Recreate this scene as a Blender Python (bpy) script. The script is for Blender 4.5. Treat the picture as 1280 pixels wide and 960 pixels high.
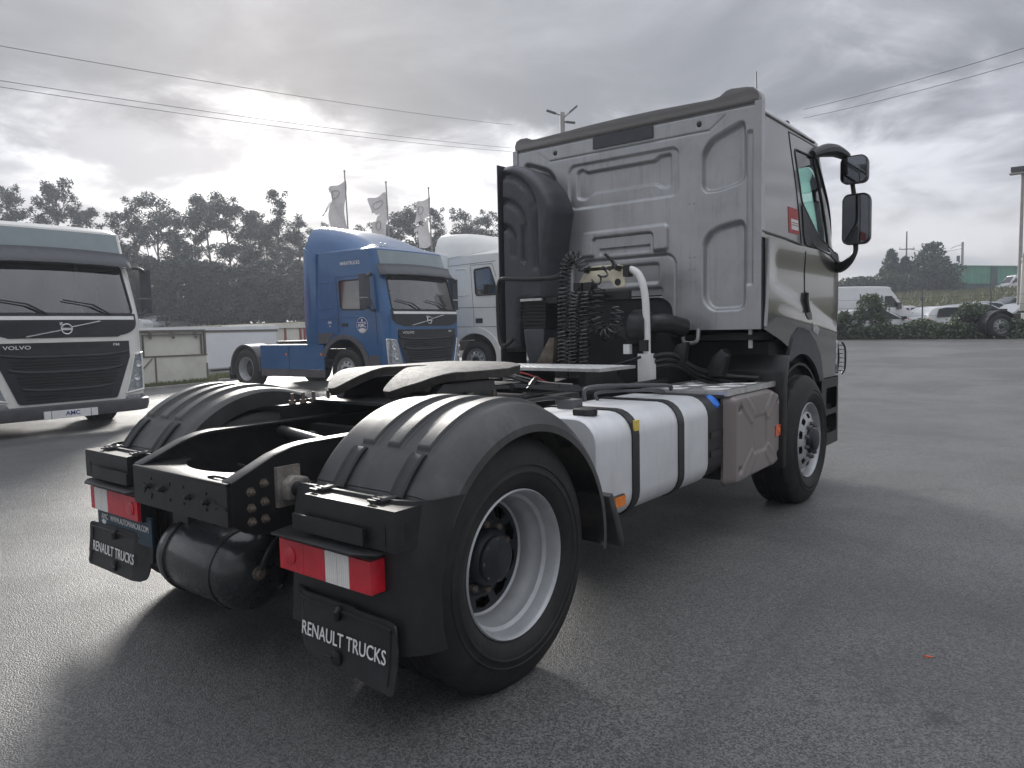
import bpy, bmesh, math, random
from math import sin, cos, pi, radians, sqrt, exp, log
from mathutils import Vector, Matrix

for o in list(bpy.data.objects):
    bpy.data.objects.remove(o)
SC = bpy.context.scene
COL = SC.collection
RNG = random.Random(7)

# ------------------------------------------------------------------ camera
cam_d = bpy.data.cameras.new("camera")
cam_d.sensor_width = 36.0
cam_d.lens = 920.63 / 1280 * 36
cam_d.clip_start = 0.05
cam_d.clip_end = 3000
cam = bpy.data.objects.new("camera", cam_d)
COL.objects.link(cam)
YAW, PITCH, ROLL = -0.675896, -0.075536, -0.021264
fwd = Vector((sin(YAW) * cos(PITCH), cos(YAW) * cos(PITCH), sin(PITCH)))
rgt = Vector((cos(YAW), -sin(YAW), 0))
upv = rgt.cross(fwd)
r2 = rgt * cos(ROLL) + upv * sin(ROLL)
u2 = -rgt * sin(ROLL) + upv * cos(ROLL)
mw = Matrix((r2, u2, -fwd)).transposed().to_4x4()
mw.translation = Vector((3.0166, -2.2592, 1.4435))
cam.matrix_world = mw
SC.camera = cam

# ------------------------------------------------------------------ light and sky
SUN_AZ = YAW + math.atan2(-280, 920.0)      # direction (from +Y towards +X) of the veiled sun
SUN_EL = radians(21)
sun_dir = Vector((sin(SUN_AZ) * cos(SUN_EL), cos(SUN_AZ) * cos(SUN_EL), sin(SUN_EL)))
sl = bpy.data.lights.new("sun", 'SUN')
sl.energy = 1.5
sl.angle = radians(14)
sl.color = (1.0, 0.96, 0.9)
so = bpy.data.objects.new("sun", sl)
so.rotation_euler = sun_dir.to_track_quat('Z', 'Y').to_euler()
so.location = sun_dir * 60
COL.objects.link(so)
SC.view_settings.view_transform = 'Standard'
SC.view_settings.look = 'None'
SC.view_settings.exposure = 1.28
SC.view_settings.gamma = 1.0
SC.view_settings.use_curve_mapping = False


class NT:
    """small node-tree writer"""
    def __init__(s, tree):
        s.t = tree
        tree.nodes.clear()

    def n(s, typ, ins=None, **kw):
        nd = s.t.nodes.new(typ)
        for k, v in kw.items():
            setattr(nd, k, v)
        for k, v in (ins or {}).items():
            if isinstance(v, bpy.types.NodeSocket):
                s.t.links.new(v, nd.inputs[k])
            else:
                nd.inputs[k].default_value = v
        return nd

    def math(s, op, a, b=0.0, c=0.0, clamp=False):
        nd = s.n('ShaderNodeMath', {0: a, 1: b, 2: c}, operation=op, use_clamp=clamp)
        return nd.outputs[0]

    def mix(s, f, a, b, blend='MIX'):
        nd = s.n('ShaderNodeMix', data_type='RGBA', blend_type=blend)
        for k, v in ((0, f), (6, a), (7, b)):
            if isinstance(v, bpy.types.NodeSocket):
                s.t.links.new(v, nd.inputs[k])
            else:
                nd.inputs[k].default_value = v if k == 0 else (tuple(v) + (1.0,))[:4]
        return nd.outputs[2]

    def ramp(s, f, a, b, smooth=True):
        nd = s.n('ShaderNodeMapRange', {0: f, 1: a, 2: b, 3: 0.0, 4: 1.0})
        if smooth:
            nd.interpolation_type = 'SMOOTHSTEP'
        return nd.outputs[0]

    def noise(s, vec, scale, detail=4, rough=0.55, dist=0.0):
        nd = s.n('ShaderNodeTexNoise', {'Scale': scale, 'Detail': detail, 'Roughness': rough, 'Distortion': dist})
        s.t.links.new(vec, nd.inputs['Vector'])
        return nd.outputs[0]


W = bpy.data.worlds.new("World")
SC.world = W
W.use_nodes = True
T = NT(W.node_tree)
tc = T.n('ShaderNodeTexCoord')
sep = T.n('ShaderNodeSeparateXYZ', {0: tc.outputs['Generated']})
zc = T.math('MAXIMUM', sep.outputs[2], 0.0)
den = T.math('ADD', zc, 0.16)
px = T.math('DIVIDE', sep.outputs[0], den)
py = T.math('DIVIDE', sep.outputs[1], den)
pc = T.n('ShaderNodeCombineXYZ', {0: px, 1: py, 2: 0.0}).outputs[0]
pm = T.n('ShaderNodeMapping', {0: pc, 1: (1.6, 8.8, 0.0)}).outputs[0]
n1 = T.noise(pm, 0.75, 9, 0.55, 0.35)          # big cloud masses
n2 = T.noise(pm, 2.4, 8, 0.6, 0.5)             # ragged edges
n3 = T.noise(pm, 0.33, 3, 0.5, 0.0)
n4 = T.noise(T.n('ShaderNodeMapping', {0: tc.outputs['Generated'], 3: (4.0, 4.0, 11.0)}).outputs[0], 1.6, 7, 0.55, 0.4)
dot = T.n('ShaderNodeVectorMath', {0: tc.outputs['Generated'], 1: tuple(sun_dir)}, operation='DOT_PRODUCT').outputs[1]
dotc = T.math('MAXIMUM', dot, 0.0)
glow = T.math('POWER', dotc, 10.0)
mass = T.math('ADD', T.math('MULTIPLY', n1, 0.6), T.math('MULTIPLY', n2, 0.4))
# a thick grey deck overhead, its ragged edge some 15 to 20 degrees up all round
edge = T.math('ADD', zc, T.math('MULTIPLY', T.math('SUBTRACT', mass, 0.5), 0.62))
deck = T.ramp(edge, 0.21, 0.33)
veil = T.ramp(n4, 0.38, 0.62)                  # thinner layers below the deck
deckc = T.mix(T.ramp(mass, 0.35, 0.65), (0.20, 0.205, 0.22), (0.104, 0.108, 0.119))
lowc = T.mix(veil, (0.42, 0.42, 0.455), (0.235, 0.237, 0.262))
thin = T.math('MULTIPLY', glow, T.math('SUBTRACT', 1.0, T.math('MULTIPLY', T.ramp(T.math('ADD', T.math('MULTIPLY', mass, 0.5), T.math('MULTIPLY', n4, 0.5)), 0.40, 0.58), 0.85)))
gl = T.math('MULTIPLY', thin, 0.42)
lowc = T.mix(1.0, lowc, T.n('ShaderNodeCombineXYZ', {0: gl, 1: T.math('MULTIPLY', gl, 0.97), 2: T.math('MULTIPLY', gl, 0.89)}).outputs[0], 'ADD')
# brightness where the sheet ends low over the horizon
warm = T.math('MULTIPLY', T.ramp(zc, 0.17, 0.04), T.ramp(n3, 0.36, 0.52))
lowc = T.mix(T.math('MULTIPLY', warm, 0.45), lowc, (0.60, 0.57, 0.49))
cl = T.mix(deck, lowc, deckc)
# an overcast sky grows brighter towards the zenith
zen = T.math('ADD', 0.80, T.math('MULTIPLY', T.math('MULTIPLY', zc, zc), 3.4))
cl = T.mix(1.0, cl, T.n('ShaderNodeCombineXYZ', {0: zen, 1: zen, 2: zen}).outputs[0], 'MULTIPLY')
cl10 = T.mix(1.0, cl, (10.0, 10.0, 10.0), 'MULTIPLY')
sky = T.n('ShaderNodeTexSky', sky_type='NISHITA')
sky.sun_disc = False
sky.sun_elevation = SUN_EL
sky.sun_rotation = SUN_AZ
col = T.mix(0.96, sky.outputs[0], cl10)
bg = T.n('ShaderNodeBackground', {0: col, 1: 0.085})
T.t.links.new(bg.outputs[0], T.n('ShaderNodeOutputWorld').inputs[0])


# ------------------------------------------------------------------ materials
def out(T, sh):
    T.t.links.new(sh, T.n('ShaderNodeOutputMaterial').inputs[0])


def M(name, base, rough=0.5, metal=0.0, var=0.12, scale=6.0, bump=0.0, bscale=60.0, coat=0.0, rvar=0.12, dirt=0.0,
      dcol=(0.22, 0.20, 0.17), spec=0.5, emit=None, streak=0.0, ribs=0.0):
    m = bpy.data.materials.new(name)
    m.use_nodes = True
    T = NT(m.node_tree)
    tc = T.n('ShaderNodeTexCoord').outputs['Object']
    nz = T.noise(tc, scale, 5, 0.6)
    lo = tuple(c * (1 - var) for c in base)
    hi = tuple(min(1, c * (1 + var)) for c in base)
    colr = T.mix(T.ramp(nz, 0.3, 0.7), lo, hi)
    if dirt > 0:
        nd = T.noise(tc, scale * 0.6 + 1.3, 8, 0.7, 0.6)
        colr = T.mix(T.math('MULTIPLY', T.ramp(nd, 0.45, 0.75), dirt), colr, dcol)
    if streak > 0:                                  # rain-washed grime running down
        mp = T.n('ShaderNodeMapping', {0: tc, 3: (9.0, 9.0, 0.9)}).outputs[0]
        ns = T.noise(mp, 2.2, 6, 0.65, 0.3)
        colr = T.mix(T.math('MULTIPLY', T.ramp(ns, 0.48, 0.78), streak), colr, dcol)
    nr = T.noise(tc, scale * 3.1, 6, 0.65)
    rg = T.math('ADD', rough - rvar * 0.5, T.math('MULTIPLY', nr, rvar), clamp=True)
    ins = {'Base Color': colr, 'Roughness': rg, 'Metallic': metal, 'Coat Weight': coat, 'Coat Roughness': 0.06,
           'Specular IOR Level': spec}
    if emit:
        ins['Emission Color'] = emit + (1,)
        ins['Emission Strength'] = 1.0
    b = T.n('ShaderNodeBsdfPrincipled', ins)
    if bump > 0:
        nb = T.noise(tc, bscale, 4, 0.6)
        bp = T.n('ShaderNodeBump', {'Height': nb, 'Strength': bump, 'Distance': 0.01})
        T.t.links.new(bp.outputs[0], b.inputs['Normal'])
    if ribs > 0:                                    # moulded prism ribs of a lamp lens
        wv = T.n('ShaderNodeTexWave', {'Scale': ribs})
        T.t.links.new(tc, wv.inputs['Vector'])
        bp = T.n('ShaderNodeBump', {'Height': wv.outputs['Fac'], 'Strength': 0.5, 'Distance': 0.003})
        T.t.links.new(bp.outputs[0], b.inputs['Normal'])
    out(T, b.outputs[0])
    return m


def glass(name, tint=(0.75, 0.85, 0.82), amount=0.55, rough=0.03, refl=0.03):
    """thin glazing: tinted see-through plus a Fresnel reflection"""
    m = bpy.data.materials.new(name)
    m.use_nodes = True
    T = NT(m.node_tree)
    tr = T.n('ShaderNodeBsdfTransparent', {0: tuple(c * amount for c in tint) + (1,)})
    gl = T.n('ShaderNodeBsdfGlossy', {'Roughness': rough})
    fr = T.n('ShaderNodeFresnel', {0: 1.5})
    f2 = T.math('ADD', T.math('MULTIPLY', fr.outputs[0], 1.3), refl, clamp=True)
    mx = T.n('ShaderNodeMixShader', {0: f2, 1: tr.outputs[0], 2: gl.outputs[0]})
    out(T, mx.outputs[0])
    return m


MAT = {}
MAT['silver'] = M('taupe_metallic_paint', (0.135, 0.128, 0.123), 0.24, 0.72, 0.05, 3, coat=0.9, rvar=0.06, dirt=0.08, dcol=(0.17, 0.16, 0.155))
MAT['wall'] = M('grey_cab_rear_paint', (0.40, 0.405, 0.412), 0.34, 0.55, 0.06, 2.5, coat=0.2, rvar=0.22, dirt=0.30, dcol=(0.20, 0.195, 0.19), streak=0.45)
MAT['taupe'] = M('taupe_panel_paint', (0.27, 0.235, 0.225), 0.38, 0.25, 0.03, 2, dirt=0.08, rvar=0.1, coat=0.1)
MAT['black'] = M('black_plastic', (0.016, 0.0165, 0.018), 0.42, 0, 0.25, 9, 0.10, 220, dirt=0.3, dcol=(0.045, 0.044, 0.042))
MAT['fender'] = M('weathered_black_plastic', (0.042, 0.042, 0.043), 0.40, 0, 0.25, 5, 0.15, 260, dirt=0.6, dcol=(0.095, 0.093, 0.088), streak=0.25)
MAT['frame'] = M('black_chassis_paint', (0.014, 0.0145, 0.016), 0.36, 0, 0.25, 8, 0.08, 90, dirt=0.45, dcol=(0.055, 0.051, 0.044))
MAT['rubber'] = M('tyre_rubber', (0.011, 0.011, 0.0115), 0.66, 0, 0.25, 9, 0.2, 300, dirt=0.75, dcol=(0.030, 0.027, 0.023), rvar=0.25)
MAT['hose'] = M('black_rubber_hose', (0.012, 0.012, 0.013), 0.36, 0, 0.2, 9)
MAT['coil'] = M('glossy_spiral_hose', (0.03, 0.03, 0.032), 0.22, 0, 0.2, 9, coat=0.4)
MAT['rim'] = M('painted_silver_rim', (0.45, 0.46, 0.47), 0.40, 0.35, 0.08, 9, dirt=0.25, dcol=(0.22, 0.21, 0.2))
MAT['hub'] = M('dark_hub_iron_disc_shade', (0.022, 0.027, 0.033), 0.5, 0.3, 0.3, 14, dirt=0.4, dcol=(0.06, 0.052, 0.045))  # own tone of the hubs; on the rear discs it paints shade
MAT['steel'] = M('worn_steel', (0.105, 0.103, 0.10), 0.58, 0.2, 0.45, 22, 0.5, 150, dirt=0.9, dcol=(0.05, 0.04, 0.033), rvar=0.3)
MAT['greasy'] = M('greasy_dark_steel', (0.035, 0.031, 0.028), 0.55, 0.1, 0.4, 20, 0.4, 120, dirt=0.6, dcol=(0.075, 0.065, 0.056))
MAT['tankblack'] = M('gloss_black_tank_paint', (0.022, 0.023, 0.026), 0.28, 0, 0.2, 6, coat=0.3, dirt=0.2, dcol=(0.06, 0.058, 0.055))
MAT['rust'] = M('greasy_rusty_steel', (0.16, 0.135, 0.11), 0.6, 0.4, 0.35, 16, 0.3, 120, dirt=0.5, dcol=(0.07, 0.055, 0.045))
MAT['bracket'] = M('dusty_cast_bracket', (0.30, 0.28, 0.25), 0.55, 0.3, 0.3, 16, 0.4, 90, dirt=0.6, dcol=(0.10, 0.085, 0.07))
MAT['alu'] = M('aluminium', (0.62, 0.62, 0.61), 0.42, 0.7, 0.12, 14, 0.1, 150, dirt=0.3, dcol=(0.25, 0.24, 0.22))
MAT['tankalu'] = M('silver_fuel_tank', (0.74, 0.75, 0.76), 0.42, 0.25, 0.05, 5, 0.03, 40, dirt=0.2, dcol=(0.52, 0.52, 0.51), streak=0.35)
MAT['white'] = M('white_truck_paint', (0.80, 0.79, 0.745), 0.35, 0, 0.04, 2, coat=0.5, dirt=0.15, dcol=(0.5, 0.48, 0.44))
MAT['blue'] = M('blue_truck_paint', (0.012, 0.098, 0.262), 0.3, 0.0, 0.08, 2, coat=0.7, dirt=0.10, dcol=(0.08, 0.12, 0.25))
MAT['print'] = M('white_print', (0.78, 0.78, 0.76), 0.5, 0, 0.04, 10)
MAT['darkprint'] = M('navy_print', (0.02, 0.05, 0.22), 0.5, 0, 0.04, 10)
MAT['red'] = M('red_lens', (0.62, 0.012, 0.03), 0.18, 0, 0.1, 20, coat=0.6, dirt=0.25, dcol=(0.3, 0.02, 0.03), ribs=28)
MAT['lens'] = M('clear_lamp_lens', (0.86, 0.84, 0.80), 0.2, 0, 0.05, 20, coat=0.5, ribs=28)
MAT['amber'] = M('amber_lens', (0.85, 0.22, 0.01), 0.2, 0, 0.1, 30, coat=0.6)
MAT['orange'] = M('orange_lens', (0.70, 0.09, 0.02), 0.2, 0, 0.1, 30, coat=0.6)
MAT['bluecap'] = M('blue_plastic_cap', (0.03, 0.20, 0.75), 0.4, 0, 0.1, 20)
MAT['yellow'] = M('yellow_sticker', (0.75, 0.58, 0.12), 0.5, 0, 0.15, 60)
MAT['cream'] = M('cream_painted_steel', (0.74, 0.68, 0.52), 0.45, 0, 0.12, 14, dirt=0.35, dcol=(0.4, 0.34, 0.24))
MAT['plaque'] = M('dark_teal_sign', (0.018, 0.045, 0.07), 0.4, 0, 0.15, 9)
MAT['glass'] = glass('side_glass', (0.66, 0.92, 0.84), 0.97)
MAT['screen'] = glass('windscreen_glass', (0.7, 0.78, 0.78), 0.55, 0.05, 0.22)
MAT['teal'] = M('tinted_roof_glass', (0.22, 0.275, 0.285), 0.15, 0, 0.05, 3, coat=0.6)
MAT['mirror'] = M('mirror_glass', (0.22, 0.235, 0.25), 0.04, 1.0, 0.02, 3, rvar=0.02)
MAT['grille'] = M('black_grille_plastic', (0.015, 0.017, 0.022), 0.4, 0, 0.12, 7, dirt=0.2, dcol=(0.05, 0.05, 0.05), coat=0.1)
MAT['grey'] = M('dark_grey_plastic', (0.042, 0.046, 0.055), 0.42, 0, 0.12, 7, dirt=0.2, dcol=(0.12, 0.12, 0.12), coat=0.1)
MAT['midgrey'] = M('mid_grey_plastic', (0.085, 0.085, 0.092), 0.5, 0, 0.12, 7, dirt=0.2, dcol=(0.18, 0.17, 0.16))
MAT['chrome'] = M('chrome_trim', (0.75, 0.76, 0.78), 0.22, 0.8, 0.05, 9)
MAT['lampglass'] = M('headlamp_glass', (0.42, 0.45, 0.47), 0.12, 0.5, 0.35, 22, coat=0.8)
MAT['interior'] = M('dark_cab_interior', (0.025, 0.025, 0.028), 0.8, 0, 0.2, 5)
MAT['redsign'] = M('red_sticker', (0.42, 0.05, 0.05), 0.5, 0, 0.1, 20)
MAT['redpaint'] = M('red_frame_paint', (0.32, 0.06, 0.05), 0.5, 0, 0.2, 8, dirt=0.3)
MAT['box'] = M('cream_box_panel', (0.72, 0.71, 0.63), 0.5, 0, 0.06, 1.5, dirt=0.35, dcol=(0.45, 0.43, 0.36))
MAT['boxtrim'] = M('brown_edge_trim', (0.13, 0.11, 0.09), 0.5, 0, 0.2, 8)
MAT['trailer'] = M('white_trailer_panel', (0.78, 0.80, 0.82), 0.45, 0, 0.04, 1.0, dirt=0.2, dcol=(0.52, 0.53, 0.54))
MAT['bark'] = M('eucalyptus_bark', (0.17, 0.145, 0.12), 0.85, 0, 0.3, 3)
MAT['pole'] = M('grey_pole', (0.32, 0.31, 0.30), 0.55, 0.3, 0.1, 3)
MAT['wood'] = M('weathered_wood_pole', (0.13, 0.11, 0.095), 0.8, 0, 0.2, 3)
MAT['green'] = M('green_corrugated_steel', (0.085, 0.29, 0.19), 0.55, 0, 0.15, 0.6, dirt=0.3, dcol=(0.10, 0.2, 0.16))
MAT['darkteal'] = M('dark_teal_steel', (0.035, 0.075, 0.085), 0.6, 0, 0.2, 0.8)
MAT['wire'] = M('overhead_wire', (0.05, 0.05, 0.055), 0.6)
MAT['carwhite'] = M('white_car_paint', (0.70, 0.71, 0.72), 0.3, 0, 0.03, 2, coat=0.6)
MAT['carsilver'] = M('silver_car_paint', (0.42, 0.43, 0.45), 0.3, 0.5, 0.03, 2, coat=0.6)
MAT['cardark'] = M('dark_car_paint', (0.035, 0.04, 0.05), 0.3, 0.2, 0.05, 2, coat=0.6)
MAT['carglass'] = M('dark_car_glass', (0.03, 0.035, 0.04), 0.16, 0, 0.05, 2, spec=0.35)
MAT['leafred'] = M('red_scrap', (0.6, 0.14, 0.08), 0.6)


def leafmat(name, a, b, scale=0.5):
    m = bpy.data.materials.new(name)
    m.use_nodes = True
    T = NT(m.node_tree)
    tc = T.n('ShaderNodeTexCoord').outputs['Object']
    oi = T.n('ShaderNodeObjectInfo').outputs['Random']
    nz = T.noise(tc, scale, 3)
    nf = T.noise(tc, 9.0, 2)
    f = T.math('ADD', T.math('MULTIPLY', T.ramp(nz, 0.3, 0.7), 0.6), T.math('MULTIPLY', T.ramp(nf, 0.3, 0.7), 0.4))
    c = T.mix(f, a, b)
    c = T.mix(T.math('MULTIPLY', oi, 0.35), c, tuple(x * 0.6 for x in a))
    d = T.n('ShaderNodeBsdfPrincipled', {'Base Color': c, 'Roughness': 0.6})
    t = T.n('ShaderNodeBsdfTranslucent', {0: c})
    out(T, T.n('ShaderNodeMixShader', {0: 0.25, 1: d.outputs[0], 2: t.outputs[0]}).outputs[0])
    return m


MAT['flag'] = leafmat('faded_grey_flag', (0.46, 0.45, 0.48), (0.66, 0.65, 0.67), 1.2)
MAT['euc'] = leafmat('eucalyptus_leaves', (0.034, 0.048, 0.040), (0.07, 0.088, 0.066))
MAT['under'] = leafmat('dark_understorey_leaves', (0.022, 0.032, 0.022), (0.045, 0.06, 0.038))
MAT['conif'] = leafmat('conifer_leaves', (0.026, 0.05, 0.026), (0.055, 0.085, 0.042))
MAT['hedge'] = leafmat('hedge_leaves', (0.055, 0.09, 0.048), (0.16, 0.20, 0.125), 1.2)
MAT['grass'] = leafmat('rough_grass', (0.08, 0.10, 0.035), (0.19, 0.19, 0.07), 1.0)


def asphalt():
    m = bpy.data.materials.new('damp_asphalt')
    m.use_nodes = True
    T = NT(m.node_tree)
    tc = T.n('ShaderNodeTexCoord').outputs['Object']
    vor = T.n('ShaderNodeTexVoronoi', {'Scale': 150.0})
    T.t.links.new(tc, vor.inputs['Vector'])
    stone = vor.outputs['Color']
    sv = T.n('ShaderNodeSeparateXYZ', {0: stone}).outputs[0]
    grain = T.noise(tc, 250, 3, 0.75)
    big = T.noise(tc, 0.35, 5, 0.6, 0.4)
    mid = T.noise(tc, 1.7, 6, 0.65, 0.3)
    c = T.mix(T.ramp(sv, 0.05, 0.95), (0.05, 0.05, 0.05), (0.20, 0.199, 0.194))
    c = T.mix(T.ramp(grain, 0.60, 0.66), c, (0.42, 0.415, 0.40))
    c = T.mix(T.ramp(grain, 0.40, 0.30), c, (0.025, 0.025, 0.026))
    c = T.mix(T.math('MULTIPLY', T.ramp(big, 0.35, 0.65), 0.45), c, (0.05, 0.05, 0.051))
    c = T.mix(T.math('MULTIPLY', T.ramp(mid, 0.58, 0.75), 0.3), c, (0.035, 0.035, 0.036))
    # oil stains and scuffed spots
    for (sx, sy, sr, k) in ((2.60, .69, .055, .5), (2.40, .80, .035, .35), (2.50, 1.0, .35, .25), (-1.87, -.73, .22, .5), (2.2, .55, .03, .35), (2.25, 1.75, .5, .18)):
        dv = T.n('ShaderNodeVectorMath', {0: tc, 1: (sx, sy, 0)}, operation='DISTANCE').outputs[1]
        st = T.ramp(T.math('ADD', dv, T.math('MULTIPLY', T.noise(tc, 22, 7, .75), sr * 3.4)), sr * 3.0, sr * 2.2)
        c = T.mix(T.math('MULTIPLY', st, k), c, (0.018, 0.018, 0.018))
    # hairline cracks here and there
    cr = T.n('ShaderNodeTexVoronoi', {'Scale': 0.33}, feature='DISTANCE_TO_EDGE')
    wob = T.n('ShaderNodeTexNoise', {'Scale': 2.2, 'Detail': 5.0})
    T.t.links.new(tc, wob.inputs['Vector'])
    wv_ = T.n('ShaderNodeVectorMath', {0: tc, 1: T.n('ShaderNodeVectorMath', {0: wob.outputs['Color'], 3: 0.9}, operation='SCALE').outputs[0]}, operation='ADD').outputs[0]
    T.t.links.new(wv_, cr.inputs['Vector'])
    crk = T.math('MULTIPLY', T.ramp(cr.outputs['Distance'], 0.0035, 0.0012), T.ramp(big, 0.52, 0.60))
    c = T.mix(T.math('MULTIPLY', crk, 0.25), c, (0.015, 0.015, 0.016))
    # faint tyre tracks sweeping across the yard
    tv = T.n('ShaderNodeMapping', {0: tc, 2: (0, 0, 0.55), 3: (1.1, 0.07, 1.0)}).outputs[0]
    tr = T.noise(tv, 1.3, 4, 0.6, 0.3)
    c = T.mix(T.math('MULTIPLY', T.ramp(tr, 0.56, 0.70), 0.35), c, (0.045, 0.045, 0.046))
    wet = T.ramp(T.math('ADD', T.math('MULTIPLY', big, 0.7), T.math('MULTIPLY', mid, 0.3)), 0.38, 0.62)
    rg = T.math('ADD', 0.34, T.math('MULTIPLY', wet, 0.16))
    rg = T.math('ADD', rg, T.math('MULTIPLY', grain, 0.10))
    b = T.n('ShaderNodeBsdfPrincipled', {'Base Color': c, 'Roughness': rg, 'Specular IOR Level': 0.5})
    h = T.math('ADD', T.math('MULTIPLY', sv, 0.5), T.math('MULTIPLY', vor.outputs['Distance'], -0.9))
    h = T.math('ADD', h, T.math('MULTIPLY', grain, 0.35))
    bp = T.n('ShaderNodeBump', {'Height': h, 'Strength': 0.6, 'Distance': 0.006})
    bp2 = T.n('ShaderNodeBump', {'Height': mid, 'Strength': 0.12, 'Distance': 0.03, 'Normal': bp.outputs[0]})
    T.t.links.new(bp2.outputs[0], b.inputs['Normal'])
    out(T, b.outputs[0])
    return m


def earth(name, a, b, scale=0.8):
    m = bpy.data.materials.new(name)
    m.use_nodes = True
    T = NT(m.node_tree)
    tc = T.n('ShaderNodeTexCoord').outputs['Object']
    nz = T.noise(tc, scale, 7, 0.65)
    c = T.mix(T.ramp(nz, 0.3, 0.7), a, b)
    bs = T.n('ShaderNodeBsdfPrincipled', {'Base Color': c, 'Roughness': 0.9})
    bp = T.n('ShaderNodeBump', {'Height': T.noise(tc, 14, 5), 'Strength': 0.6, 'Distance': 0.08})
    T.t.links.new(bp.outputs[0], bs.inputs['Normal'])
    out(T, bs.outputs[0])
    return m


MAT['asphalt'] = asphalt()
MAT['earth'] = earth('grassy_earth', (0.05, 0.06, 0.028), (0.12, 0.115, 0.06))
MAT['concrete'] = M('kerb_concrete', (0.28, 0.27, 0.25), 0.8, 0, 0.15, 3, 0.2, 40)


# ------------------------------------------------------------------ object helpers
def link(name, mesh, mat=None, parent=None):
    o = bpy.data.objects.new(name, mesh)
    COL.objects.link(o)
    if mat and mesh is not None and not mesh.materials:
        mesh.materials.append(MAT[mat] if isinstance(mat, str) else mat)
    if parent is not None:
        o.parent = parent
    return o


def tag(o, label=None, cat=None, group=None, kind=None):
    for k, v in (('label', label), ('category', cat), ('group', group), ('kind', kind)):
        if v:
            o[k] = v
    return o


def thing(name, label, cat, loc=(0, 0, 0), rz=0.0, group=None):
    o = bpy.data.objects.new(name, None)
    o.empty_display_size = 0.3
    COL.objects.link(o)
    o.location = loc
    o.rotation_euler = (0, 0, rz)
    return tag(o, label, cat, group)


def copy_tree(o, parent=None, loc=None, rz=None, label=None, scale=None):
    c = o.copy()
    COL.objects.link(c)
    c.parent = parent
    if loc is not None:
        c.location = loc
    if rz is not None:
        c.rotation_euler = (0, 0, rz)
    if scale is not None:
        c.scale = scale if hasattr(scale, '__len__') else (scale,) * 3
    if label:
        c['label'] = label
    for ch in [x for x in CHILD.get(o.name, [])] or list(o.children):
        copy_tree(ch, c)
    return c


CHILD = {}


def spl(pts, n=8, closed=False):
    """Catmull-Rom through the points"""
    P = [Vector(p) for p in pts]
    m = len(P)
    res = []
    for i in range(m if closed else m - 1):
        if closed:
            a, b, c, d = P[i - 1], P[i], P[(i + 1) % m], P[(i + 2) % m]
        else:
            a, b, c, d = P[max(i - 1, 0)], P[i], P[i + 1], P[min(i + 2, m - 1)]
        for k in range(n):
            t = k / n
            res.append(0.5 * ((2 * b) + (c - a) * t + (2 * a - 5 * b + 4 * c - d) * t * t + (3 * b - a - 3 * c + d) * t ** 3))
    if not closed:
        res.append(P[-1])
    return res


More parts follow.
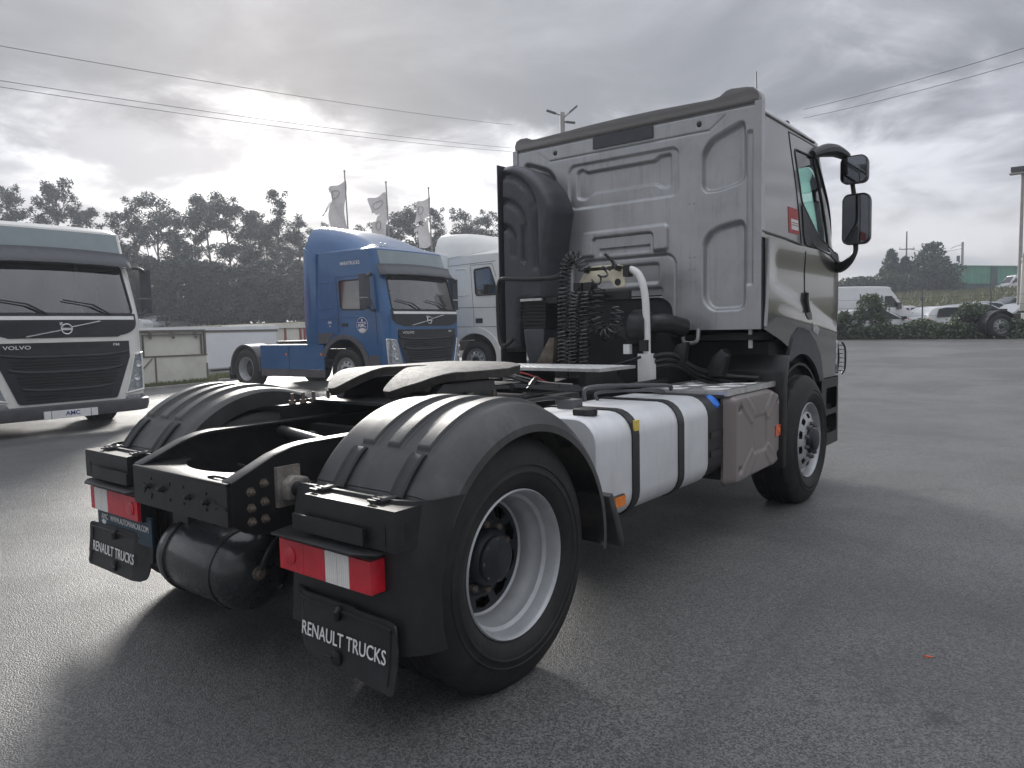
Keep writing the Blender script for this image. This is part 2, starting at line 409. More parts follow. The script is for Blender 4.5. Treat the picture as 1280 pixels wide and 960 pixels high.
class MB:
    def __init__(s):
        s.bm = bmesh.new()

    def _bev(s, verts, bev, seg):
        if bev <= 0:
            return
        ed = set()
        for v in verts:
            for e in v.link_edges:
                if len(e.link_faces) == 2 and e.calc_face_angle(0) > 0.5:
                    ed.add(e)
        bmesh.ops.bevel(s.bm, geom=list(ed), offset=bev, segments=seg, profile=0.5, affect='EDGES', clamp_overlap=True)

    def box(s, x0, x1, y0, y1, z0, z1, bev=0.0, seg=2, mat=None):
        vs = [s.bm.verts.new(p) for p in ((x0, y0, z0), (x1, y0, z0), (x1, y1, z0), (x0, y1, z0), (x0, y0, z1), (x1, y0, z1), (x1, y1, z1), (x0, y1, z1))]
        for f in ((0, 3, 2, 1), (4, 5, 6, 7), (0, 1, 5, 4), (1, 2, 6, 5), (2, 3, 7, 6), (3, 0, 4, 7)):
            s.bm.faces.new([vs[i] for i in f])
        if mat is not None:
            for v in vs:
                v.co = mat @ v.co
        s._bev(vs, bev, seg)
        return s

    def prism(s, poly, axis, a0, a1, bev=0.0, seg=2):
        """polygon of 2D points extruded along axis ('x': (y,z), 'y': (x,z), 'z': (x,y))"""
        def P(p, a):
            return {'x': (a, p[0], p[1]), 'y': (p[0], a, p[1]), 'z': (p[0], p[1], a)}[axis]
        A = [s.bm.verts.new(P(p, a0)) for p in poly]
        B = [s.bm.verts.new(P(p, a1)) for p in poly]
        n = len(poly)
        fs = [s.bm.faces.new(A), s.bm.faces.new(B[::-1])]
        for i in range(n):
            fs.append(s.bm.faces.new((A[i], B[i], B[(i + 1) % n], A[(i + 1) % n])))
        bmesh.ops.recalc_face_normals(s.bm, faces=fs)
        s._bev(A + B, bev, seg)
        return s

    def tube(s, pts, r, n=8, closed=False, cap=True, rf=None):
        P = [Vector(p) for p in pts]
        m = len(P)
        rings = []
        prev = None
        for i, p in enumerate(P):
            if closed:
                t = P[(i + 1) % m] - P[i - 1]
            else:
                t = P[min(i + 1, m - 1)] - P[max(i - 1, 0)]
            if t.length < 1e-9:
                t = Vector((0, 0, 1))
            t.normalize()
            if prev is None:
                a = Vector((0, 0, 1)) if abs(t.z) < 0.9 else Vector((1, 0, 0))
                nrm = (a - t * a.dot(t)).normalized()
            else:
                nrm = prev - t * prev.dot(t)
                nrm = nrm.normalized() if nrm.length > 1e-6 else t.orthogonal().normalized()
            prev = nrm
            bn = t.cross(nrm)
            rr = r if rf is None else r * rf(i / max(1, m - 1))
            rings.append([s.bm.verts.new(p + (nrm * cos(2 * pi * k / n) + bn * sin(2 * pi * k / n)) * rr) for k in range(n)])
        for i in range(m if closed else m - 1):
            a, b = rings[i], rings[(i + 1) % m]
            for k in range(n):
                s.bm.faces.new((a[k], a[(k + 1) % n], b[(k + 1) % n], b[k]))
        if cap and not closed and n > 2:
            s.bm.faces.new(rings[0][::-1])
            s.bm.faces.new(rings[-1])
        return s

    def cyl(s, p0, p1, r, n=16, r1=None):
        r1 = r if r1 is None else r1
        return s.tube([p0, p1], r, n, rf=lambda t: 1 + (r1 / r - 1) * t)

    def lathe(s, prof, o, axis='x', n=48, cap0=False, cap1=False, mod=None, sgn=1):
        """prof: (radius, height along axis); mod(i, k, r, h) may change the radius"""
        o = Vector(o)
        rings = []
        for i, (r, h) in enumerate(prof):
            ring = []
            for k in range(n):
                a = 2 * pi * k / n
                rr = mod(i, k, r, h) if mod else r
                if axis == 'x':
                    v = (h * sgn, rr * cos(a), rr * sin(a))
                elif axis == 'y':
                    v = (rr * cos(a), h * sgn, rr * sin(a))
                else:
                    v = (rr * cos(a), rr * sin(a), h * sgn)
                ring.append(s.bm.verts.new(o + Vector(v)))
            rings.append(ring)
        for i in range(len(prof) - 1):
            a, b = rings[i], rings[i + 1]
            for k in range(n):
                s.bm.faces.new((a[k], a[(k + 1) % n], b[(k + 1) % n], b[k]))
        if cap0:
            s.bm.faces.new(rings[0])
        if cap1:
            s.bm.faces.new(rings[-1])
        return s

    def grid(s, f, nu, nv, skip=None):
        V = [[None] * (nv + 1) for _ in range(nu + 1)]

        def g(i, j):
            if V[i][j] is None:
                V[i][j] = s.bm.verts.new(f(i / nu, j / nv))
            return V[i][j]
        for i in range(nu):
            for j in range(nv):
                if skip and skip((i + 0.5) / nu, (j + 0.5) / nv):
                    continue
                s.bm.faces.new((g(i, j), g(i + 1, j), g(i + 1, j + 1), g(i, j + 1)))
        return s

    def build(s, name, mat, parent=None, label=None, kind=None, smooth=35, recalc=True):
        me = bpy.data.meshes.new(name)
        if recalc:
            bmesh.ops.recalc_face_normals(s.bm, faces=s.bm.faces)
        s.bm.to_mesh(me)
        s.bm.free()
        if smooth:
            me.shade_smooth()
            me.set_sharp_from_angle(angle=radians(smooth))
        o = link(name, me, mat, parent)
        if label:
            o['label'] = label
        if kind:
            o['kind'] = kind
        return o


def inst(name, src, parent, loc=(0, 0, 0), rot=(0, 0, 0), scale=(1, 1, 1)):
    o = bpy.data.objects.new(name, src.data)
    COL.objects.link(o)
    o.parent = parent
    o.location = loc
    o.rotation_euler = rot
    o.scale = scale
    return o


def text(name, s, height, mat, parent, origin, xdir, ydir, squeeze=1.0, align='CENTER', thick=0.0015, bold=0.0):
    cu = bpy.data.curves.new(name, 'FONT')
    cu.body = s
    cu.size = 1.0
    cu.align_x = align
    cu.extrude = 0.001
    cu.offset = bold
    cu.resolution_u = 3
    tmp = bpy.data.objects.new('tmp_text', cu)
    COL.objects.link(tmp)
    dg = bpy.context.evaluated_depsgraph_get()
    me = bpy.data.meshes.new_from_object(tmp.evaluated_get(dg))
    bpy.data.objects.remove(tmp)
    X = Vector(xdir).normalized()
    Y = Vector(ydir).normalized()
    Z = X.cross(Y)
    k = height / 0.69
    for v in me.vertices:
        c = v.co
        v.co = Vector(origin) + X * c.x * k * squeeze + Y * c.y * k + Z * (thick if c.z > 0 else 0)
    me.materials.clear()
    me.name = name
    return link(name, me, mat, parent)


# ------------------------------------------------------------------ surfaces with openings
def inside(p, poly):
    x, y = p
    r = False
    n = len(poly)
    j = n - 1
    for i in range(n):
        xi, yi = poly[i]
        xj, yj = poly[j]
        if (yi > y) != (yj > y) and x < (xj - xi) * (y - yi) / (yj - yi) + xi:
            r = not r
        j = i
    return r


def near(p, poly):
    best = None
    n = len(poly)
    for i in range(n):
        ax, ay = poly[i]
        bx, by = poly[(i + 1) % n]
        dx, dy = bx - ax, by - ay
        L = dx * dx + dy * dy
        t = 0 if L == 0 else max(0, min(1, ((p[0] - ax) * dx + (p[1] - ay) * dy) / L))
        q = (ax + dx * t, ay + dy * t)
        d = (q[0] - p[0]) ** 2 + (q[1] - p[1]) ** 2
        if best is None or d < best[0]:
            best = (d, q)
    return best[1], best[0]


def rr(u0, u1, v0, v1, r=0.05, n=4):
    """rounded rectangle polygon"""
    out = []
    for cx, cy, a0 in ((u1 - r, v1 - r, 0), (u0 + r, v1 - r, 90), (u0 + r, v0 + r, 180), (u1 - r, v0 + r, 270)):
        for k in range(n + 1):
            a = radians(a0 + 90 * k / n)
            out.append((cx + r * cos(a), cy + r * sin(a)))
    return out


def rpoly(pts, r=0.04, n=4):
    """polygon with rounded corners"""
    P = [Vector((p[0], p[1], 0)) for p in pts]
    m = len(P)
    out = []
    for i in range(m):
        a, b, c = P[i - 1], P[i], P[(i + 1) % m]
        d1, d2 = (a - b), (c - b)
        k = min(r, d1.length * 0.45, d2.length * 0.45)
        p1, p2 = b + d1.normalized() * k, b + d2.normalized() * k
        for q in range(n + 1):
            t = q / n
            v = p1 * (1 - t) ** 2 + b * 2 * t * (1 - t) + p2 * t * t
            out.append((v.x, v.y))
    return out


def nrm(S, u, v, e=0.004):
    a = S(u + e, v) - S(u - e, v)
    b = S(u, v + e) - S(u, v - e)
    n = a.cross(b)
    return n.normalized() if n.length > 1e-12 else Vector((0, 0, 1))


def sheet(name, mat, parent, S, us, vs, cuts=(), keep=None, off=0.0, wall=0.0, smooth=40, label=None, flip=1, wdir=None):
    """grid of S(u,v) without the faces inside `cuts` (or only those inside `keep`), its edges snapped on the polygons"""
    nu, nv = len(us), len(vs)
    bbs = [(min(p[0] for p in c), max(p[0] for p in c), min(p[1] for p in c), max(p[1] for p in c)) for c in cuts]
    state = {}
    for i in range(nu - 1):
        for j in range(nv - 1):
            p = ((us[i] + us[i + 1]) / 2, (vs[j] + vs[j + 1]) / 2)
            st = -1
            if keep is not None and not inside(p, keep):
                st = 'k'
            else:
                for ci, c in enumerate(cuts):
                    b = bbs[ci]
                    if b[0] <= p[0] <= b[1] and b[2] <= p[1] <= b[3] and inside(p, c):
                        st = ci
                        break
            state[i, j] = st
    bm = bmesh.new()
    V = {}

    def vert(i, j):
        if (i, j) in V:
            return V[i, j]
        u, v = us[i], vs[j]
        hit = None
        for a, b in ((i - 1, j - 1), (i, j - 1), (i - 1, j), (i, j)):
            st = state.get((a, b), -1)
            if st != -1:
                hit = st
        if hit is not None:
            (u, v), _ = near((u, v), keep if hit == 'k' else cuts[hit])
        p = S(u, v)
        if off:
            p = p + nrm(S, u, v) * off * flip
        w = bm.verts.new(p)
        V[i, j] = w
        uv[w] = (u, v)
        return w
    uv = {}
    for (i, j), st in state.items():
        if st == -1:
            bm.faces.new((vert(i, j), vert(i + 1, j), vert(i + 1, j + 1), vert(i, j + 1)))
    if wall:
        be = [e for e in bm.edges if len(e.link_faces) == 1]
        low = {}
        for e in be:
            for v in e.verts:
                if v not in low:
                    u, w = uv[v]
                    low[v] = bm.verts.new(v.co - (wdir if wdir else nrm(S, u, w) * flip) * wall)
        for e in be:
            a, b = e.verts
            try:
                bm.faces.new((a, b, low[b], low[a]))
            except ValueError:
                pass
    bmesh.ops.dissolve_degenerate(bm, dist=1e-5, edges=bm.edges)
    m = MB()
    m.bm.free()
    m.bm = bm
    return m.build(name, mat, parent, label, smooth=smooth)


def lin(a, b, n):
    return [a + (b - a) * i / n for i in range(n + 1)]


def patch(name, mat, parent, S, poly, off=0.004, wall=0.0, n=24, label=None, flip=1, wdir=None):
    x0, x1 = min(p[0] for p in poly), max(p[0] for p in poly)
    y0, y1 = min(p[1] for p in poly), max(p[1] for p in poly)
    a = max(x1 - x0, y1 - y0) / n
    nu, nv = max(3, int((x1 - x0) / a + 0.5)), max(3, int((y1 - y0) / a + 0.5))
    e = 1e-4
    return sheet(name, mat, parent, S, lin(x0 + e, x1 - e, nu), lin(y0 + e, y1 - e, nv), (), poly, off, wall, label=label, flip=flip, wdir=wdir)


def strip(name, mat, parent, S, pts, r=0.006, off=0.0, closed=False, step=0.05, n=6, flip=1):
    P = []
    m = len(pts)
    for i in range(m if closed else m - 1):
        a, b = pts[i], pts[(i + 1) % m]
        L = sqrt((b[0] - a[0]) ** 2 + (b[1] - a[1]) ** 2)
        k = max(1, int(L / step))
        for q in range(k):
            t = q / k
            P.append((a[0] + (b[0] - a[0]) * t, a[1] + (b[1] - a[1]) * t))
    if not closed:
        P.append(pts[-1])
    return MB().tube([S(*p) + (nrm(S, *p) * off * flip if off else Vector()) for p in P], r, n, closed).build(name, mat, parent)


def sm(x, a, b):
    t = max(0.0, min(1.0, (x - a) / (b - a)))
    return t * t * (3 - 2 * t)


def sdr(x, z, x0, x1, z0, z1, r):
    """signed distance to a rounded rectangle, negative inside"""
    cx, cz = (x0 + x1) / 2, (z0 + z1) / 2
    qx, qz = abs(x - cx) - (x1 - x0) / 2 + r, abs(z - cz) - (z1 - z0) / 2 + r
    return sqrt(max(qx, 0) ** 2 + max(qz, 0) ** 2) + min(max(qx, qz), 0) - r


def sdp(p, poly):
    q, d = near(p, poly)
    return -sqrt(d) if inside(p, poly) else sqrt(d)


def HG(x, y):
    """height of the yard: level round the truck, rising gently away from the camera"""
    t = y - 6
    return 0.025 * (t if t > 25 else log(1 + exp(t)))


# ------------------------------------------------------------------ wheels
def make_wheel(parent, x, y, z, side, style='front', R=0.52, width=0.31, floor=0.0, seg=72, tread=True, rimr=0.297):
    """wheel on axis X; x = outer face, side = +1 outer face towards +X"""
    root = bpy.data.objects.new('wheel', None)
    COL.objects.link(root)
    root.parent = parent
    root.location = (x, y, z)
    w = width
    b = rimr + 0.003
    prof = [(b - .012, -.02), (b, -.004), (b + .012, .012), (b + .05, .028), (b + .066, .030), (b + .069, .034), (b + .075, .034), (b + .078, .031), (b + .098, .029), (b + .101, .033), (b + .106, .032), (b + .109, .027), (b + .15, .016), (R - .045, .004), (R - .018, -.016), (R - .004, -.034), (R, -.05)]
    gro = []
    tw = w - 0.10
    for k in range(4):
        c = -.05 - tw * (k + 1) / 5
        gro += [(R, c + .012), (R - .013, c + .006), (R - .013, c - .006), (R, c - .012)]
    prof2 = prof + gro + [(r, -w - h) for r, h in prof[::-1]]

    def mod(i, k, r, h):
        if tread and r > R - .03 and k % 3 == 0:
            if -.035 >= h >= -.09 or -w + .035 <= h <= -w + .09:
                return r - 0.010
        return r
    m = MB()
    m.lathe(prof2, (0, 0, 0), 'x', seg, mod=mod, sgn=side)
    for v in m.bm.verts:           # the tyre stands flat on the ground
        if v.co.z < floor - z + 0.004:
            v.co.z = floor - z + 0.004
    m.build('tyre', 'rubber', root, smooth=40)
    r = rimr
    if style == 'rear':
        prof = [(r - .004, -.012), (r + .004, -.002), (r + .006, .006), (r, .012), (r - .006, .006), (r - .010, -.008), (r - .016, -.03), (r - .020, -.05), (r - .034, -.062), (r - .040, -.10), (r - .052, -.118), (r - .056, -.165), (r - .065, -.172)]
        MB().lathe(prof, (0, 0, 0), 'x', 64, sgn=side).build('rim', 'rim', root)
        d = -.172
        prof = [(r - .064, d), (r - .085, d - .004), (r - .10, d - .012), (.165, d - .018), (.15, d - .004), (.0, d - .004)]
        m = MB()

        def skip_holes(mb, r0, r1, h0, h1, nh=10, ns=80, z=0.0):
            pass
        m.lathe([(r - .064, d), (r - .07, d - .003)], (0, 0, 0), 'x', 80, sgn=side)
        hole_ring(m, r - .07, .168, d - .003, d - .02, side, 10, 0.62)
        m.lathe([(.168, d - .02), (.155, d - .006), (.14, d), (.001, d)], (0, 0, 0), 'x', 80, sgn=side)
        m.build('wheel_disc', 'hub', root)  # shade inside the deep dish is put into the disc's dark colour
        MB().lathe([(.118, d), (.116, d + .03), (.11, d + .05), (.098, d + .06), (.096, d + .075), (.075, d + .084), (.001, d + .088)], (0, 0, 0), 'x', 40, sgn=side).build('hub_cap', 'hub', root)
        nut_at = (.1365, d)
    else:
        prof = [(r - .004, -.012), (r + .004, -.002), (r + .006, .006), (r, .012), (r - .006, .006), (r - .012, -.012), (r - .022, -.05), (r - .05, -.06), (r - .054, -.075), (r - .058, -.05), (r - .066, -.03), (r - .075, -.012)]
        MB().lathe(prof, (0, 0, 0), 'x', 64, sgn=side).build('rim', 'rim', root)
        m = MB()
        hole_ring(m, r - .075, .165, -.012, .012, side, 10, 0.5)
        m.lathe([(.165, .012), (.155, .016), (.105, .016), (.10, .0)], (0, 0, 0), 'x', 80, sgn=side)
        m.build('wheel_disc', 'rim', root)
        MB().lathe([(.104, .004), (.104, .024), (.097, .042), (.088, .048), (.086, .062), (.07, .070), (.001, .072)], (0, 0, 0), 'x', 40, sgn=side).build('hub_cap', 'hub', root)
        MB().lathe([(r - .075, -.07), (.001, -.07)], (0, 0, 0), 'x', 24, sgn=side).build('brake_drum', 'hub', root)
        nut_at = (.133, .016)
    if seg >= 72 and style == 'rear':
        hb = None
        for k in range(8):
            a = 2 * pi * k / 8
            loc = ((-.172 + .064) * side, .083 * cos(a), .083 * sin(a))
            if hb is None:
                hb = MB().lathe([(.009, -.008), (.009, .016), (.001, .017)], (0, 0, 0), 'x', 6, sgn=side).build('hub_bolt', 'rust', root, smooth=20)
                hb.location = loc
            else:
                inst('hub_bolt', hb, root, loc)
    if seg >= 72:
        first = None
        for k in range(10):
            a = 2 * pi * (k + .5) / 10
            loc = (nut_at[1] * side, nut_at[0] * cos(a), nut_at[0] * sin(a))
            if first is None:
                first = MB().lathe([(.0165, 0), (.0165, .022), (.011, .03), (.001, .031)], (0, 0, 0), 'x', 6, sgn=side).build('wheel_nut', 'rust' if style == 'rear' else 'steel', root, smooth=20)
                first.location = loc
            else:
                inst('wheel_nut', first, root, loc)
    return root


def hole_ring(m, r0, r1, h0, h1, side, nh, frac):
    """annulus of a wheel disc with nh real hand holes"""
    ns = nh * 12
    rings = [(r0, h0), (r0 * .86 + r1 * .14, h0 * .86 + h1 * .14), (r0 * .14 + r1 * .86, h0 * .14 + h1 * .86), (r1, h1)]
    V = []
    for ri, (r, h) in enumerate(rings):
        row = []
        for k in range(ns):
            a = 2 * pi * k / ns
            ph = ((k % 12) - 6) / 6.0
            rr_ = r
            if ri in (1, 2) and abs(ph) < frac:
                mid = (r0 + r1) / 2
                rr_ = mid + (r - mid) * sqrt(max(0.0, 1 - (ph / frac) ** 2))
            t = (rr_ - r0) / (r1 - r0)
            row.append(m.bm.verts.new((side * (h0 + (h1 - h0) * t), rr_ * cos(a), rr_ * sin(a))))
        V.append(row)
    for i in range(3):
        for k in range(ns):
            ph = ((k % 12) + .5 - 6) / 6.0
            if i == 1 and abs(ph) < frac:
                continue
            try:
                m.bm.faces.new((V[i][k], V[i][(k + 1) % ns], V[i + 1][(k + 1) % ns], V[i + 1][k]))
            except ValueError:
                pass


# ================================================================== the silver tractor unit
TR = thing('tractor_truck', 'large taupe and silver tractor truck in the foreground, seen from behind, with bare fifth wheel', 'truck')
WB = 3.80
# ---- wheels
make_wheel(TR, 1.205, 0, .5, 1, 'rear')
make_wheel(TR, -1.205, 0, .5, -1, 'rear')
make_wheel(TR, .85, 0, .5, 1, 'rear', seg=48)
make_wheel(TR, -.85, 0, .5, -1, 'rear', seg=48)
make_wheel(TR, 1.195, WB, .5, 1, 'front')
make_wheel(TR, -1.195, WB, .5, -1, 'front', seg=48)
m = MB()
m.tube([(-.9, 0, .5), (-.3, 0, .5), (-.2, 0, .5), (.2, 0, .5), (.3, 0, .5), (.9, 0, .5)], .09, 16, rf=lambda t: 1 + 1.0 * exp(-((t - .5) / .16) ** 2))
m.build('rear_axle', 'frame', TR)
MB().box(-.8, .8, WB - .06, WB + .06, .38, .5, .02).build('front_axle', 'frame', TR)
# ---- chassis rails
TOP = [(-.752, .868), (-.66, .905), (-.56, .948), (-.47, .972), (-.40, .98), (.2, .985), (1.4, .985), (4.9, .985)]


def rail(s):
    xo, xi = .405 * s, .335 * s
    m = MB()
    bot = [(4.9, .70), (.2, .70), (-.3, .67), (-.62, .635), (-.70, .66), (-.752, .70)]
    m.prism(TOP + bot, 'x', xo, xo - .012 * s)
    # upper flange follows the top edge
    fl = [(y, z + .002) for y, z in TOP] + [(y, z - .012) for y, z in TOP[::-1]]
    m.prism(fl, 'x', xi, xo + .003 * s, .004, 2)
    fl = [(y, z - .002) for y, z in bot[:3]] + [(y, z + .012) for y, z in bot[:3][::-1]]
    m.prism(fl, 'x', xi, xo + .002 * s)
    m.build('frame_rail', 'frame', TR)


rail(1)
rail(-1)
# upper angle profiles that carry the fifth wheel
for s in (1, -1):
    m = MB()
    m.box(.395 * s - .006 * s, .395 * s + .012 * s, .02, 2.05, .965, 1.045)
    m.box(.395 * s + .002 * s, .395 * s + .07 * s, .02, 2.05, 1.045, 1.057, .003)
    m.build('mounting_angle', 'frame', TR)
# rear cross member with bowed top plate
m = MB()
m.box(-.392, .392, -.764, -.750, .694, .862, .004)
top = [(-.392, -.766), (.392, -.766), (.392, -.52), (.335, -.52)]
for k in range(17):
    a = k / 16
    xx = .30 - .60 * a
    top.append((xx, -.535 - .125 * (1 - (2 * a - 1) ** 2) ** .8))
top += [(-.335, -.52), (-.392, -.52)]
m.prism(top, 'z', .853, .866, .003)
m.box(-.392, .392, -.75, -.66, .694, .704)
CM = m.build('rear_crossmember', 'frame', TR)
for s in (1, -1):
    MB().prism([(s * .385, .771), (s * .315, .778), (s * .307, .79), (s * .29, .793), (s * .278, .78), (s * .28, .76), (s * .295, .75), (s * .31, .757), (s * .318, .765), (s * .385, .757)], 'y', -.7675, -.7638).build('key_slot', 'hose', CM)
m = MB()
for x, z in ((-.225, .82), (-.225, .75), (-.06, .815), (-.06, .745), (.055, .815), (.055, .745), (.235, .81), (.235, .745), (-.23, .735)):
    m.cyl((x, -.7675, z), (x, -.7638, z), .0075, 10)
m.build('drilled_hole', 'hose', CM, kind='stuff')
first = None
for x, z in ((-.245, .785), (-.125, .785), (.10, .78), (.238, .776)):
    if first is None:
        first = MB().lathe([(.016, 0), (.016, .006), (.011, .006), (.011, .02), (.006, .024), (.0005, .024)], (0, 0, 0), 'y', 6, sgn=-1).build('bolt', 'frame', CM, smooth=20)
        first.location = (x, -.764, z)
    else:
        inst('bolt', first, CM, (x, -.764, z))
MB().tube(spl([(.20, -.73, .868), (.25, -.725, .874), (.30, -.72, .872), (.345, -.712, .868)], 4), .006, 6).build('wire_clip', 'hose', CM)
# crossing tubes inside the frame
MB().tube([(-.335, -.02, .93), (.335, -.20, .93)], .032, 12).build('cross_tube', 'frame', TR)
MB().box(-.335, .335, .16, .22, .72, .95, .02).build('cross_member', 'frame', TR)
MB().box(-.335, .335, 1.2, 1.3, .72, .95, .02).build('cross_member', 'frame', TR)
m = MB()
m.prism([(-.335, -.50), (-.335, -.2), (-.1, -.28), (.335, -.5)], 'z', .69, .70)
m.box(-.335, .335, -.45, 1.2, .62, .64)
m.build('belly_plate', 'frame', TR)
for k, (p, r) in enumerate(((((-.30, -.45, .74), (-.1, -.30, .80), (.1, -.1, .78), (.28, .1, .84)), .014), (((-.30, -.3, .80), (0, -.2, .74), (.2, 0, .82), (.3, .1, .80)), .011), (((-.32, .1, .82), (-.1, -.05, .86), (.12, -.12, .82), (.32, -.2, .86)), .009))):
    MB().tube(spl(p, 6), r, 8).build('air_line', 'hose', TR)
MB().lathe([(.03, 0), (.05, .0), (.055, .03), (.045, .10), (.03, .11), (.001, .11)], (-.20, .05, .82), 'z', 16).build('air_valve', 'frame', TR)
# bolts on the outer face of the rails
first = None
for x in (1, -1):
    for y, z in ((-.67, .82), (-.61, .845), (-.67, .755), (-.61, .77), (-.67, .70), (-.61, .70), (-.24, .90), (-.31, .84), (-.22, .835), (-.23, .765), (-.30, .72)):
        if first is None:
            first = MB().lathe([(.020, 0), (.020, .004), (.014, .004), (.014, .018), (.007, .02), (.007, .03), (.0005, .031)], (0, 0, 0), 'x', 6).build('bolt', 'rust', TR, smooth=20)
            first.location = (.405, y, z)
        else:
            inst('bolt', first, TR, (.405 * x, y, z), (0, 0, 0 if x > 0 else pi))
# stabiliser bracket with its bar
for s in (1, -1):
    m = MB()
    m.box(*(sorted((.405 * s, .425 * s))), -.56, -.45, .735, .90, .006)
    m.prism([(-.545, .765), (-.45, .765), (-.42, .80), (-.44, .85), (-.51, .865), (-.545, .84)], 'x', .42 * s, .475 * s, .012)
    b = m.build('stabiliser_bracket', 'bracket', TR)
    MB().tube([(.45 * s, -.50, .81), (.56 * s, -.50, .81), (.58 * s, -.50, .81), (.74 * s, -.50, .81)], .032, 14, rf=lambda t: 1.0 if t < .4 else 1.15).build('stabiliser_bar', 'frame', b)
    MB().tube([(.56 * s, -.50, .81), (.58 * s, -.50, .81)], .043, 14).build('clamp_ring', 'frame', b)
# suspension: springs and air bellows beside the frame
for s in (1, -1):
    MB().lathe([(.06, .0), (.11, .02), (.13, .07), (.115, .11), (.13, .15), (.11, .20), (.06, .21)], (.56 * s, -.30, .52), 'z', 20, True, True).build('air_bellows', 'rubber', TR)
    MB().box(.50 * s, .60 * s, -.45, .6, .42, .50, .02).build('axle_beam', 'frame', TR)
# ---- air reservoir under the tail
AX, AZ, AY = (-.34, .215), .428, -.55
prof = [(.001, AX[0] - .06), (.06, AX[0] - .055), (.12, AX[0] - .035), (.155, AX[0] - .008), (.17, AX[0] + .03), (.17, AX[1] - .03), (.157, AX[1] + .008), (.125, AX[1] + .034), (.07, AX[1] + .055), (.001, AX[1] + .06)]
tk = MB().lathe(prof, (0, AY, AZ), 'x', 40).build('air_tank', 'tankblack', TR)
for x in (AX[0] + .06, AX[1] - .10):
    MB().lathe([(.1705, x), (.176, x + .002), (.176, x + .030), (.1705, x + .032)], (0, AY, AZ), 'x', 40).build('strap', 'frame', tk)
MB().box(-.02, -.005, -.57, -.50, .52, .70).build('hanger', 'frame', tk)
MB().box(-.34, -.20, -.62, -.48, .52, .70).build('hanger', 'frame', tk)
MB().lathe([(.03, 0), (.03, .012), (.018, .012), (.018, .03), (.001, .03)], (AX[1] + .055, AY - .02, AZ + .01), 'x', 10).build('drain_valve', 'rust', tk)
MB().tube(spl([(.285, -.57, .44), (.31, -.55, .52), (.32, -.5, .58), (.34, -.42, .64)], 6), .011, 8).build('air_line', 'hose', TR)
MB().box(.10, .32, -.40, -.22, .32, .54, .03).build('valve_block', 'frame', TR)
MB().box(-.62, -.42, -.50, -.40, .34, .66, .02).build('valve_block', 'frame', TR)

# ---- rear fenders
FC, FR = (.05, .5), .645


